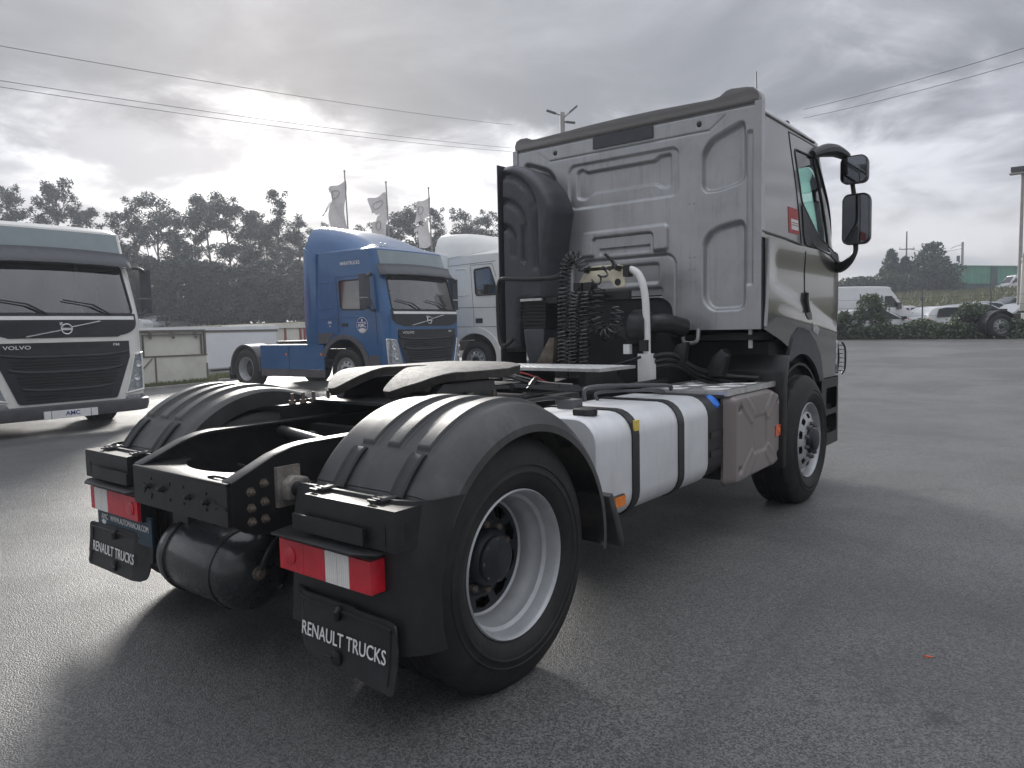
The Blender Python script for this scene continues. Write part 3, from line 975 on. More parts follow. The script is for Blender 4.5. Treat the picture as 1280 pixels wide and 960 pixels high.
def fender(s):
    def F(a, t):
        """a in degrees round the wheel, t across 0 inner .. 1 outer"""
        x = .56 + (1.258 - .56) * t
        r = FR
        e = max(0.0, (t - .78) / .22)
        r -= .085 * e ** 2.2
        e = max(0.0, (.06 - t) / .06)
        r -= .02 * e * e
        # three long ribs over the crown, two short straps at the rear
        for c in (.286, .497, .729):
            q = sm(.058 - abs(t - c), 0, .014) * sm(a, 36, 38) * sm(130 - a, 0, 1.6)
            r += .016 * q
        if 146.2 < a < 147.2:
            r -= .004
        A = radians(a)
        return Vector((x * s, FC[0] + r * cos(A), FC[1] + r * sin(A)))
    aa = sorted(set([round(v, 3) for v in lin(-8, 152, 80)] + [36, 36.7, 37.4, 38, 128.3, 128.8, 129.3, 129.7, 130, 146.0, 146.3, 146.7, 147.1, 147.4]))
    tt = sorted(set(lin(0, 1, 24) + [c + d for c in (.286, .497, .729) for d in (-.060, -.054, -.049, -.043, .043, .049, .054, .060)]  + [.015, .03, .045, .06, .86, .90, .94, .97]))
    m = MB()
    V = [[m.bm.verts.new(F(a, t)) for t in tt] for a in aa]
    for i in range(len(aa) - 1):
        for j in range(len(tt) - 1):
            m.bm.faces.new((V[i][j], V[i + 1][j], V[i + 1][j + 1], V[i][j + 1]))
    # rolled outer and inner skirts
    for j, dr, dx in ((len(tt) - 1, .06, 0.0), (0, .05, 0)):
        low = []
        for i, a in enumerate(aa):
            A = radians(a)
            x = (1.262 if j else .56) * s
            r = (FR - .085 - .030) if j else FR - .10
            low.append(m.bm.verts.new((x, FC[0] + r * cos(A), FC[1] + r * sin(A))))
        for i in range(len(aa) - 1):
            m.bm.faces.new((V[i][j], V[i + 1][j], low[i + 1], low[i]))
    f = m.build('fender', 'fender', TR, smooth=28)
    # front lower flap
    m = MB()
    m.prism([(.625, .66), (.668, .55), (.715, .425), (.735, .395), (.765, .40), (.76, .45), (.715, .56), (.665, .67)], 'x', .57 * s, 1.262 * s, .008)
    m.build('fender_flap', 'fender', f)
    # rear valance that wraps round to the outer side
    plan = [(.575, -.600), (1.13, -.600), (1.195, -.575), (1.24, -.52), (1.262, -.44), (1.262, -.36), (1.25, -.36), (1.25, -.44), (1.23, -.51), (1.185, -.56), (1.12, -.585), (.575, -.585)]
    m = MB()
    hs = [.33, .40, .55, .70, .80, .86]
    rows = []
    for h in hs:
        lean = -.018 * sm(h, .5, .33) + .035 * sm(h, .72, .86)
        cut = .08 * sm(h, .45, .33)
        row = []
        for x, y in plan:
            yy = y + lean
            yb = .05 - sqrt(.537 ** 2 - (h - .5) ** 2)          # follows the wheel arch
            lim = {(1.262, -.36): 0.0, (1.25, -.36): 0.0, (1.262, -.44): -.022, (1.25, -.44): -.022, (1.24, -.52): -.05, (1.23, -.51): -.045, (1.195, -.575): -.072, (1.185, -.56): -.062}.get((x, y))
            if lim == 0.0:
                yy = yb
            elif lim is not None:
                yy = min(yy, yb + lim)
            row.append(m.bm.verts.new((x * s, yy, h)))
        rows.append(row)
    n = len(plan)
    for i in range(len(hs) - 1):
        for k in range(n):
            m.bm.faces.new((rows[i][k], rows[i][(k + 1) % n], rows[i + 1][(k + 1) % n], rows[i + 1][k]))
    m.bm.faces.new(rows[0][::-1])
    m.bm.faces.new(rows[-1])
    va = m.build('rear_valance', 'black', f, smooth=50)
    # box on which the lamp hangs
    m = MB()
    m.box(*(sorted((.725 * s, 1.215 * s))), -.645, -.44, .705, .848, .014, 3)
    bx = m.build('lamp_carrier', 'black', f)
    for x in (.738 * s, 1.066 * s):
        m = MB()
        P = []
        for a in lin(131.2, 147.5, 9):
            A = radians(a)
            P.append((Vector((x, FC[0] + FR * cos(A), FC[1] + FR * sin(A))), Vector((0, cos(A), sin(A)))))
        P[0] = (P[0][0] - P[0][1] * .006, P[0][1])
        P += [(Vector((x, -.525, .853)), Vector((0, -.4, .9))), (Vector((x, -.550, .849)), Vector((0, 0, 1))), (Vector((x, -.60, .848)), Vector((0, 0, 1))), (Vector((x, -.638, .846)), Vector((0, -.15, 1)))]
        wd = [.035] * 9 + [.035, .037, .038, .032]
        rows = []
        for (p, nn), w_ in zip(P, wd):
            nn = nn.normalized()
            rows.append([m.bm.verts.new(p + Vector((dx * w_, 0, 0)) + nn * dz) for dx, dz in ((-1, -.004), (-1, .012), (-.82, .019), (-.62, .012), (.62, .012), (.82, .019), (1, .012), (1, -.004))])
        for i in range(len(rows) - 1):
            for k in range(7):
                m.bm.faces.new((rows[i][k], rows[i + 1][k], rows[i + 1][k + 1], rows[i][k + 1]))
        m.bm.faces.new(rows[0])
        m.bm.faces.new(rows[-1])
        st = m.build('strap', 'black', f)
        for k in range(3):
            MB().box(x - .020, x + .020, -.575 - .022 * k, -.565 - .022 * k, .856, .864, .002).build('strap_tooth', 'fender', f)
    MB().box(*(sorted((1.15 * s, 1.168 * s))), -.6475, -.6445, .725, .79).build('slot', 'hose', bx)
    MB().box(*(sorted((1.213 * s, 1.2165 * s))), -.60, -.575, .735, .80).build('slot', 'hose', bx)
    MB().box(*(sorted((.68 * s, 1.08 * s))), -.672, -.660, .715, .775, .003).build('carrier_plate', 'frame', f)
    m = MB()
    m.prism([(.60 * s, -.715), (1.07 * s, -.715), (1.15 * s, -.67), (1.15 * s, -.60), (.57 * s, -.60)], 'z', .690, .700, .003)
    m.build('lamp_shelf', 'frame', f)
    # tail lamp
    hx = sorted((.580 * s, 1.105 * s))
    lamp = MB().box(hx[0], hx[1], -.655, -.602, .543, .674, .012).build('tail_light', 'black', TR)
    for a, b, mt, nm in (((.588, .735, 'red', 'red_lens'), (.737, .862, 'red', 'red_lens'), (.865, .930, 'lens', 'white_lens'), (.932, .998, 'lens', 'white_lens'), (1.001, 1.112, 'red', 'red_lens')) if s > 0 else ((.588, .735, 'red', 'red_lens'), (.737, .915, 'red', 'red_lens'), (.918, .985, 'lens', 'white_lens'), (.988, 1.068, 'lens', 'white_lens'), (1.071, 1.112, 'red', 'red_lens'))):
        q = sorted((a * s, b * s))
        MB().box(q[0], q[1], -.670, -.64 if b < 1.105 else -.606, .550, .666, .008).build(nm, mt, lamp)
    MB().lathe([(.034, 0), (.034, .004), (.028, .006), (.001, .009)], (.655 * s, -.670, .607), 'y', 24, sgn=-1).build('reflector_ring', 'red', lamp)
    # mud flap
    pf = [(.60, .472), (1.205, .462), (1.215, .235), (1.19, .222), (.73, .250), (.69, .28), (.615, .38)]

    if s < 0:
        pf = [(.60, .472), (1.205, .462), (1.195, .235), (.615, .240), (.59, .36)]

    def fl(u, v):
        x = u
        y = -.640 - .03 * ((.47 - v) / .25) ** 2
        y += .035 * sm(u, .72, .58) - .01 * sm(u, 1.14, 1.22)
        return Vector((x * s, y, v))
    fp = patch('mud_flap', 'black', TR, fl, rpoly(pf, .03), 0.0, .008, 52, flip=s)
    strip('raised_edge', 'black', fp, fl, [(.63, .447), (.9, .442), (1.185, .436)], .006, .002, flip=s)
    for xx in ((.655, 1.175) if s > 0 else (1.175,)):
        strip('raised_edge', 'black', fp, fl, [(xx, .43), (xx + (.05 if xx < 1 else 0), .29 if xx < 1 else .25)], .004, .001, flip=s)
    MB().tube([(.90 * s, -.643, .452), (.90 * s, -.655, .44), (.90 * s, -.655, .41)], .013, 8).build('flap_pin', 'hose', fp)
    m = MB()
    m.lathe([(.028, 0), (.028, .006), (.01, .012), (.001, .012)], (.90 * s, -.664, .275), 'y', 16, sgn=-1)
    m.tube([(.89 * s, -.677, .278), (.85 * s, -.680, .277)], .005, 6)
    m.build('flap_clip', 'frame', fp)
    text('lettering', 'RENAULT TRUCKS', .050, 'print', fp, (.925 * s, -.6585, .315), (1, 0, -.0), (0, .10, 1), .78, bold=0.004)
    return f


fender(1)
fender(-1)
# sign plate below the left lamp
pl = MB().box(-1.13, -.53, -.634, -.622, .42, .565, .003).build('sign_plate', 'plaque', TR)
text('lettering', 'AMC', .030, 'print', pl, (-1.045, -.6345, .490), (1, 0, 0), (0, 0, 1), .8)
text('lettering', 'WWW.AUTOMAIACAR.COM', .030, 'print', pl, (-.77, -.6345, .490), (1, 0, 0), (0, 0, 1), .74)
m = MB()
m.prism([(-1.085, .480), (-1.06, .488), (-1.03, .480), (-1.045, .462), (-1.06, .457)], 'y', -.636, -.6335)
m.build('printed_mark', 'print', pl)

# ---- fifth wheel
def FWz(x, y):
    """upper surface of the coupling plate"""
    z = 1.245
    z -= .11 * max(0.0, (.50 - y) / .30) ** 1.5
    z -= .02 * (abs(x) / .45) ** 4
    return z


pl5 = []
out5 = [(.455, .62), (.45, .92), (.40, 1.10), (.25, 1.16), (0, 1.18), (-.25, 1.16), (-.40, 1.10), (-.45, .92), (-.455, .62), (-.44, .48), (-.36, .32), (-.25, .215), (-.19, .215), (-.155, .30), (-.06, .58), (-.05, .68), (0, .73), (.05, .68), (.06, .58), (.155, .30), (.19, .215), (.25, .215), (.36, .32), (.44, .48)]
FW = patch('fifth_wheel', 'steel', TR, lambda u, v: Vector((u, v, FWz(u, v))), rpoly(out5, .03, 3), 0, .006, 60)
patch('coupling_body', 'greasy', FW, lambda u, v: Vector((u, v, FWz(u, v) - .006)), rpoly([(x * .995, .6 + (y - .6) * .997) for x, y in out5], .03, 3), 0, .040, 60)
m = MB()
for s in (1, -1):
    m.prism([(.36, 1.0), (.9, 1.0), (.85, 1.17), (.45, 1.17), (.40, 1.12)], 'x', .33 * s, .40 * s, .01)
    m.box(*(sorted((.30 * s, .46 * s))), .35, .95, .99, 1.06, .01)
m.box(-.32, .32, .72, .9, 1.05, 1.165, .02)
m.build('pedestal', 'frame', FW)
m = MB()
m.box(-.48, .48, .25, 1.02, 1.058, 1.072, .004)
m.build('mounting_plate', 'frame', FW)
m = MB()
m.lathe([(.055, 0), (.06, .03), (.06, .06), (.055, .07)], (0, .66, 1.12), 'z', 20, True, True)
m.box(-.05, .28, .64, .70, 1.10, 1.14, .01)
m.tube([(.25, .67, 1.12), (.44, .60, 1.10), (.52, .52, 1.09)], .014, 8)
m.build('locking_jaw', 'steel', FW)
first = None
for s in (-1, 1):
    for y in (.12, .19, .26, .36, .50, .62, .8):
        if first is None:
            first = MB().lathe([(.020, 0), (.020, .018), (.010, .018), (.010, .055), (.001, .056)], (0, 0, 0), 'z', 6).build('bolt', 'rust', FW, smooth=20)
            first.location = (.435 * s, y, 1.058)
        else:
            inst('bolt', first, FW, (.435 * s, y, 1.058))

# ---- fuel tank, urea tank, battery box on the right side
def roundbar(y0, y1, x0, x1, z0, z1, r, n=6, bulge=0.012):
    sec = rr(x0, x1, z0, z1, r, n)
    m = MB()
    ys = [y0, y0 + .012, y0 + .03, y1 - .03, y1 - .012, y1]
    ks = [.955, .985, 1, 1, .985, .955]
    cx, cz = (x0 + x1) / 2, (z0 + z1) / 2
    rows = [[m.bm.verts.new((cx + (x - cx) * k, y, cz + (z - cz) * k)) for x, z in sec] for y, k in zip(ys, ks)]
    n = len(sec)
    for i in range(len(ys) - 1):
        for k in range(n):
            m.bm.faces.new((rows[i][k], rows[i][(k + 1) % n], rows[i + 1][(k + 1) % n], rows[i + 1][k]))
    m.bm.faces.new(rows[0])
    m.bm.faces.new(rows[-1])
    return m


FT = roundbar(.74, 2.03, .50, 1.135, .45, 1.0, .13).build('fuel_tank', 'tankalu', TR, smooth=45)
for y in (1.10, 1.63):
    sec = rr(.492, 1.143, .442, 1.008, .137, 6)
    m = MB()
    m.prism(sec, 'y', y - .035, y + .035)
    m.build('strap', 'black', FT)
m = MB()
m.lathe([(.062, 0), (.064, .02), (.058, .032), (.03, .036), (.001, .036)], (.985, .86, .998), 'z', 20)
for k in range(6):
    a = k * pi / 3
    m.cyl((.985 + .06 * cos(a), .86 + .06 * sin(a), 1.0), (.985 + .06 * cos(a), .86 + .06 * sin(a), 1.03), .008, 6)
m.build('fuel_cap', 'black', FT)
MB().box(.70, .80, 1.02, 1.12, .998, 1.05, .012).build('level_sensor', 'midgrey', FT)
MB().box(1.135, 1.149, 1.08, 1.125, .90, .955, .002).build('sticker', 'yellow', FT)
MB().tube(spl([(.75, 1.07, 1.045), (.68, .98, 1.06), (.58, .8, 1.04), (.5, .5, 1.0)], 6), .012, 8).build('fuel_hose', 'hose', FT)
mk = MB().box(1.135, 1.15, .855, .965, .535, .595, .004).build('side_marker', 'black', TR)
MB().box(1.146, 1.158, .86, .96, .54, .59, .006).build('amber_lens', 'amber', mk)
MB().box(1.0, 1.138, .70, .90, .50, .53).build('marker_bracket', 'black', TR)
UT = roundbar(2.07, 2.33, .55, 1.10, .46, .985, .10).build('urea_tank', 'black', TR, smooth=45)
for z in (.60, .72):
    MB().box(.60, 1.108, 2.12, 2.30, z, z + .04, .012).build('tank_rib', 'black', UT)
m = MB()
m.lathe([(.05, 0), (.052, .03), (.046, .042), (.02, .046), (.001, .046)], (0, 0, 0), 'z', 18, mod=lambda i, k, r, h: r * (1.06 if k % 3 == 0 and i == 1 else 1))
cp = m.build('filler_cap', 'bluecap', UT)
cp.location = (1.045, 2.235, .925)
cp.rotation_euler = (0, radians(48), 0)
m = MB()
m.tube(spl([(.62, 1.42, 1.0), (.62, 1.42, 1.065), (.66, 1.47, 1.085), (.76, 1.6, 1.085), (.86, 2.0, 1.06), (.86, 2.06, 1.03)], 6), .013, 8)
m.tube(spl([(.66, 1.50, 1.0), (.66, 1.50, 1.045), (.78, 1.65, 1.05), (.84, 1.96, 1.03), (.84, 2.0, 1.0)], 6), .010, 8)
m.build('pipe_guard', 'midgrey', TR)
# battery box with its painted cover
MB().box(.50, 1.12, 2.40, 3.18, .40, .95, .02).build('battery_box', 'black', TR)
BP = rpoly([(2.335, .985), (3.05, .985), (3.225, .93), (3.225, .50), (3.15, .385), (2.335, .365)], .06, 5)


def BS(y, z):
    x = 1.172
    d = sdp((y, z), BP)
    x -= .075 * sm(d, -.05, .0) ** 2
    # embossed cross with a square centre
    yc, zc = 2.80, .675
    q = sdr(y, z, yc - .13, yc + .12, zc - .12, zc + .12, .02)
    x -= .007 * sm(q, .004, -.008) + .006 * exp(-(q / .008) ** 2)
    for sy in (1, -1):
        for sz in (1, -1):
            a, b = (yc + .15 * sy, zc + .14 * sz), (yc + .30 * sy, zc + .25 * sz)
            ay, az = y - a[0], z - a[1]
            ly, lz = b[0] - a[0], b[1] - a[1]
            t = max(0, min(1, (ay * ly + az * lz) / (ly * ly + lz * lz)))
            dd = sqrt((ay - ly * t) ** 2 + (az - lz * t) ** 2)
            x += .004 * sm(dd, .050, .038) + .006 * exp(-((dd - .045) / .009) ** 2)
            hh = sqrt((y - (yc + .36 * sy)) ** 2 + (z - (zc + .20 * sz)) ** 2)
            x -= .018 * sm(hh, .028, .018)
    return Vector((x, y, z))


BC = patch('battery_cover', 'taupe', TR, BS, BP, 0, .02, 72)
for sy in (1, -1):
    for sz in (1, -1):
        MB().lathe([(.013, 0), (.013, .006), (.001, .008)], (1.157, 2.80 + .36 * sy, .675 + .20 * sz), 'x', 10).build('screw', 'steel', BC)
mk = MB().box(1.155, 1.180, 3.10, 3.215, .615, .695, .005).build('side_marker', 'orange', TR)
MB().lathe([(.02, 0), (.02, .006), (.001, .008)], (1.178, 3.157, .655), 'x', 14).build('lamp_ring', 'amber', mk)
# aluminium step deck with punched holes
def deck(name, x0, x1, y0, y1, z, holes, par):
    return sheet(name, 'alu', par, lambda u, v: Vector((u, v, z)), lin(x0, x1, int((x1 - x0) / .012)), lin(y0, y1, int((y1 - y0) / .012)), holes, None, 0, .02)


DK = deck('step_deck', .50, 1.12, 2.30, 3.22, 1.003, [[(cx + .085 * cos(2 * pi * k / 20), cy + .085 * sin(2 * pi * k / 20)) for k in range(20)] for cx, cy in ((.68, 2.50), (.95, 2.55), (.68, 2.78), (.95, 2.83), (.68, 3.05), (.95, 3.08))] + [rr(.575, .60, 2.36, 3.15, .01), rr(.80, .825, 2.36, 3.15, .01), rr(1.06, 1.08, 2.36, 3.15, .01)], TR)
for cx, cy in ((.68, 2.50), (.95, 2.55), (.68, 2.78), (.95, 2.83), (.68, 3.05), (.95, 3.08)):
    MB().lathe([(.086, 1.002), (.092, 1.010), (.100, 1.010), (.106, 1.002)], (cx, cy, 0), 'z', 24).build('rolled_rim', 'alu', DK)
MB().box(1.118, 1.14, 2.30, 3.22, .975, 1.012, .006).build('deck_edge', 'alu', DK)
# catwalk of chequer plate behind the cab
def CW(u, v):
    z = 1.115
    return Vector((u, v, z))


m = MB()
m.box(-.80, .50, 1.78, 2.25, 1.150, 1.170, .004)
cw = m.build('catwalk', 'alu', TR)
m = MB()
for i in range(41):
    for j in range(14):
        x, y = -.765 + i * .031, 1.795 + j * .031
        a = .6 if (i + j) % 2 else -.6
        q = Matrix.Translation((x, y, 1.1705)) @ Matrix.Rotation(a, 4, 'Z')
        vs = [m.bm.verts.new(q @ Vector(p)) for p in ((-.013, 0, 0), (0, -.005, 0), (.013, 0, 0), (0, .005, 0), (0, 0, .004))]
        for k in range(4):
            m.bm.faces.new((vs[k], vs[(k + 1) % 4], vs[4]))
m.build('tread_pattern', 'alu', cw, kind='stuff', smooth=0)
for x in (-.7, -.2, .33):
    MB().box(x, x + .05, 1.8, 2.2, .985, 1.155).build('support', 'frame', cw)
# plumbing below the catwalk
for p, r in ((((.1, 1.1, 1.08), (.18, 1.45, 1.06), (.36, 1.75, 1.05)), .02), (((.40, 1.15, 1.08), (.2, 1.5, 1.12), (.05, 1.75, 1.07)), .016), (((-.3, 1.15, 1.09), (-.1, 1.45, 1.14), (.15, 1.6, 1.07), (.35, 1.9, 1.03)), .012), (((.32, 1.1, 1.10), (.45, 1.5, 1.05), (.50, 2.0, 1.03), (.55, 2.6, 1.04)), .024)):
    MB().tube(spl(p, 6), r, 8).build('air_line', 'hose', TR)
for x0, x1, y0, y1, z0, z1 in ((-.2, .05, 1.30, 1.55, .98, 1.09), (.10, .30, 1.62, 1.76, .98, 1.07), (-.42, -.25, 1.5, 1.7, .97, 1.10), (.42, .56, 1.2, 1.45, .95, 1.05)):
    MB().box(x0, x1, y0, y1, z0, z1, .012).build('valve_block', 'frame', TR)
MB().tube(spl([(.03, 1.2, 1.14), (.10, 1.35, 1.17), (.20, 1.42, 1.15), (.24, 1.6, 1.08)], 6), .005, 6).build('red_cable', 'redsign', TR)
MB().tube(spl([(.0, 1.25, 1.12), (.12, 1.3, 1.16), (.25, 1.5, 1.10), (.40, 1.62, 1.08)], 6), .005, 6).build('grey_cable', 'pole', TR)

# ---- cab
CY0 = 2.985          # rear wall


def cw_(z):
    if z < 2.055:
        return 1.125 + .012 * sm(z, 1.2, 1.6)
    return 1.105 - .045 * sm(z, 2.3, 3.1)


def cyf(z):
    if z < 1.95:
        return 5.10
    return 5.10 - .42 * ((z - 1.95) / 1.05)


CRC = .30
CA = 5.10 - CRC - CY0
CARC = CRC * pi / 2
CFR = 1.125 - CRC
CTOT = 2 * (CA + CARC + CFR)


def cab_half(u, z):
    w, yf = cw_(z), cyf(z)
    if u <= CA:
        t = u / CA
        y = CY0 + t * (yf - CRC - CY0)
        x = w
        # fluting of the door skin below the waist line
        if z < 2.05:
            cr = 1.80 - .20 * (y - CY0)
            x += -.022 * sm(z, cr - .10, cr + .02) * sm(2.06, z, z + .25) * sm(y, 3.02, 3.3)
            cr2 = 1.52 - .10 * (y - CY0)
            x += .014 * exp(-((z - cr2) / .05) ** 2) * sm(y, 3.1, 3.6)
        return x, y
    if u <= CA + CARC:
        a = (u - CA) / CRC
        return w - CRC + CRC * cos(a), yf - CRC + CRC * sin(a)
    t = (u - CA - CARC) / CFR
    return (w - CRC) * (1 - t), yf + .05 * t


def CS(u, z):
    if u <= CTOT / 2:
        x, y = cab_half(u, z)
    else:
        x, y = cab_half(CTOT - u, z)
        x = -x
    return Vector((x, y, z))


def ML(poly):
    return [(CTOT - u, v) for u, v in poly][::-1]


def sd(*pts):
    return [(y - CY0, z) for y, z in pts]


ZT = 2.965
arch = [(WB + .66 * cos(radians(a)) - CY0, .55 + .66 * sin(radians(a))) for a in range(-40, 221, 10)]
lower_cut = sd((2.9, .30), (2.9, 1.40), (3.0, 1.395), (3.35, 1.31), (3.56, 1.24), (3.50, .9), (3.5, .30))
bump_cut = [(WB + .45 - CY0, .30), (WB + .45 - CY0, .93), (CA + CARC * .6, .90), (CTOT / 2, .90), (CTOT - (CA + CARC * .6), .90), (CTOT - (WB + .45 - CY0), .93), (CTOT - (WB + .45 - CY0), .30)]
low_all = sd((2.9, .2), (2.9, .9), (WB + .6, .9), (WB + .6, .2))
win = rpoly(sd((3.97, 2.81), (3.99, 2.40), (4.40, 2.17), (5.02, 2.03), (4.93, 2.30), (4.72, 2.83)), .05, 4)
WS0, WS1 = CA + CARC * .55, CTOT - (CA + CARC * .55)
wind = rpoly([(WS0, 1.95), (WS1, 1.95), (WS1 - .03, 2.84), (WS0 + .03, 2.84)], .08, 4)
us = sorted(set(lin(0, CA, 70) + lin(CA, CA + CARC, 14)))
us = us + lin(CA + CARC, CTOT - CA - CARC, 40)[1:] + [CTOT - u for u in us[::-1]][1:]
vs = sorted(set(lin(.9, 2.04, 46) + [2.045, 2.055, 2.065] + lin(2.07, ZT, 36)))
CAB = sheet('cab', 'silver', TR, CS, us, vs, [arch, ML(arch), lower_cut, ML(lower_cut), win, ML(win), wind])
# inner lining, floor and seats
MB().box(-1.0, 1.0, 3.05, 3.10, 1.42, 2.9).build('lining', 'interior', CAB)
MB().box(-1.05, 1.05, 3.05, 5.0, 1.32, 1.36).build('cab_floor', 'interior', CAB)
MB().box(-.98, .98, 4.55, 4.95, 1.40, 1.98, .08).build('dashboard', 'interior', CAB)
for s in (1, -1):
    m = MB()
    m.box(.55 * s - .25, .55 * s + .25, 3.45, 3.95, 1.6, 1.8, .06)
    m.box(.55 * s - .24, .55 * s + .24, 3.35, 3.5, 1.75, 2.45, .06)
    m.build('seat', 'interior', CAB)
st = MB().tube([(-.55 + .21 * cos(a), 4.35 + .08 * sin(a), 1.95 + .19 * sin(a)) for a in lin(0, 2 * pi, 24)[:-1]], .014, 8, True).build('steering_wheel', 'interior', CAB)
patch('windscreen', 'glass', CAB, CS, wind, -.008, 0, 30)
for side in (0, 1):
    f = (lambda p: p) if side == 0 else ML
    dr = 'door'
    D = patch('door', 'silver', CAB, CS, f(rpoly(sd((3.91, 2.92), (3.93, 2.06), (3.98, 1.45), (4.20, 1.40), (4.45, 1.12), (4.86, 1.12), (5.02, 2.0), (4.72, 2.86)), .05)), -.06, 0, 10) if False else None
    strip('door_seam', 'hose', CAB, CS, f(sd((4.70, 2.925), (4.2, 2.925), (3.86, 2.92), (3.87, 2.4), (3.90, 2.06), (3.935, 1.78), (3.945, 1.48))), .0055, 0)
    strip('waist_seam', 'hose', CAB, CS, f(sd((2.995, 2.095), (3.5, 2.082), (3.895, 2.062))), .010, 0.002)
    strip('window_seal', 'hose', CAB, CS, f(win), .008, 0.0, True)
    g = patch('side_window', 'glass', CAB, CS, f(win), -.006, 0, 26)
    strip('window_bar', 'hose', CAB, CS, f(sd((4.60, 2.81), (4.68, 2.09))), .012, -.004)
    # black mirror triangle
    patch('mirror_base', 'black', CAB, CS, f(rpoly(sd((3.97, 2.38), (4.0, 2.37), (4.42, 2.145), (4.98, 2.0), (4.96, 1.93), (4.60, 2.02), (3.99, 2.07)), .02)), .008, .01, 30)
    hd = patch('handle_recess', 'hose', CAB, CS, f(rpoly(sd((3.90, 1.50), (3.905, 1.64), (3.945, 1.70), (4.02, 1.66), (4.06, 1.47), (3.97, 1.46)), .02)), .006, .012, 14)
    strip('door_handle', 'black', hd, CS, f(sd((3.93, 1.52), (3.95, 1.68))), .016, .016)
    patch('name_badge', 'chrome', CAB, CS, f(rpoly(sd((4.07, 1.44), (4.24, 1.39), (4.24, 1.33), (4.07, 1.375)), .01)), .006, .006, 10)
    tp = rpoly(sd((3.50, 1.18), (3.60, 1.33), (3.74, 1.405), (3.95, 1.38), (4.16, 1.29), (4.32, 1.16), (4.42, .93), (4.30, .93)) + [(WB + .64 * cos(radians(a)) - CY0, .55 + .64 * sin(radians(a))) for a in range(42, 122, 8)], .01, 2)
    patch('arch_trim', 'grey', CAB, CS, f(tp), .014, .03, 44)
    # slanted edge strip of the side fairing
    strip('fairing_edge', 'wall', CAB, CS, f(sd((3.035, 2.05), (3.01, 1.75), (2.992, 1.42))), .013, .004)
    # rain gutter
    strip('roof_gutter', 'silver', CAB, CS, f(sd((2.99, 2.955), (4.70, 2.955))), .012, .004)
FG = patch('front_grille', 'black', CAB, CS, rpoly([(CTOT / 2 - .80, 1.02), (CTOT / 2 + .80, 1.02), (CTOT / 2 + .92, 1.62), (CTOT / 2 - .92, 1.62)], .06), .012, .02, 30)
for z in (1.12, 1.24, 1.36, 1.48):
    strip('grille_bar', 'midgrey', FG, CS, [(CTOT / 2 - .80, z), (CTOT / 2 + .80, z)], .018, .016)
# sticker on the rear quarter
sk = patch('sticker', 'redsign', CAB, CS, rr(3.60 - CY0, 3.845 - CY0, 2.135, 2.33, .01, 2), .003, .002, 10)
patch('sticker_field', 'print', sk, CS, rr(3.66 - CY0, 3.835 - CY0, 2.165, 2.245, .005, 2), .005, .002, 8)
for q, (txt, hh, zz, mt) in enumerate((('SERVICE', .025, 2.285, 'print'), ('24 H', .028, 2.255, 'print'))):
    text('lettering', txt, hh, mt, sk, tuple(CS(3.745 - CY0, zz) + Vector((.006, 0, 0))), (0, 1, 0), (0, 0, 1), .85) if False else None
for zz in (2.20, 2.218):
    strip('printed_line', 'redsign', sk, CS, [(3.67 - CY0, zz), (3.825 - CY0, zz)], .0025, .006)

# roof: rounded cap
def roof(name, mat, parent, S, zt, tot, ya, yb, rise, lean=0.0, nu=90, nv=14):
    yc = (ya + yb) / 2

    def F(a, b):
        p = S(a * tot, zt)
        k = 1 - b
        z = zt + rise(b, p.y)
        return Vector((p.x * k, yc + (p.y - yc) * k, z))
    m = MB()
    m.grid(F, nu, nv)
    # close the rear edge
    m.grid(lambda a, b: F(0, a) * (1 - b) + F(1, a) * b, nv, 1)
    return m.build(name, mat, parent)


roof('roof', 'silver', CAB, CS, ZT, CTOT, CY0, 4.7, lambda b, y: .10 * sm(b, 0, .10) ** .7 + .05 * sm(b, .1, .8) - .06 * sm(y, 3.6, 4.7) * sm(b, 0, .2))
# raised ends of the roof edge over the rear wall
m = MB()
pr = [(-1.085, 2.99), (-1.095, 3.04), (-1.075, 3.085), (-1.03, 3.10), (-.96, 3.098), (-.91, 3.075), (-.86, 3.070), (-.3, 3.088), (0, 3.092), (.3, 3.09), (.75, 3.076), (.80, 3.085), (.85, 3.115), (.89, 3.122), (1.0, 3.112), (1.05, 3.10), (1.08, 3.07), (1.09, 3.03), (1.085, 2.99)]
m.prism(pr, 'y', CY0 - .012, CY0 + .12, .007, 2)
m.build('roof_edge', 'silver', CAB)  # darker cab paint stands in for shade on this rear edge
MB().tube([(1.01, 3.15, 3.05), (1.0, 3.16, 3.26)], .004, 6).build('antenna', 'hose', CAB)
MB().lathe([(.03, 0), (.03, .04), (.02, .055), (.001, .06)], (.93, 4.02, 3.04), 'z', 12).build('roof_aerial', 'hose', CAB)

# ---- rear wall with its pressings
hexa = [(-.452, 2.515), (-.452, 2.73), (-.40, 2.745), (-.36, 2.715), (.27, 2.715), (.31, 2.745), (.405, 2.745), (.405, 2.50), (.33, 2.50), (.27, 2.54), (-.30, 2.54), (-.36, 2.50), (-.40, 2.50)]
rec1 = [(.665, 2.46), (.665, 2.70), (.73, 2.79), (.985, 2.885), (.985, 2.46), (.78, 2.415), (.69, 2.42)]
rec2 = [(.675, 1.62), (.675, 2.05), (.72, 2.12), (.80, 2.155), (.985, 2.185), (.985, 1.55), (.74, 1.545)]
recs = [rpoly(rec1, .05), rpoly(rec2, .06)]
recs += [[(-x, z) for x, z in p][::-1] for p in recs]
hexp = rpoly(hexa, .02)


def groove(d, w=.007):
    return exp(-(d / w) ** 2)


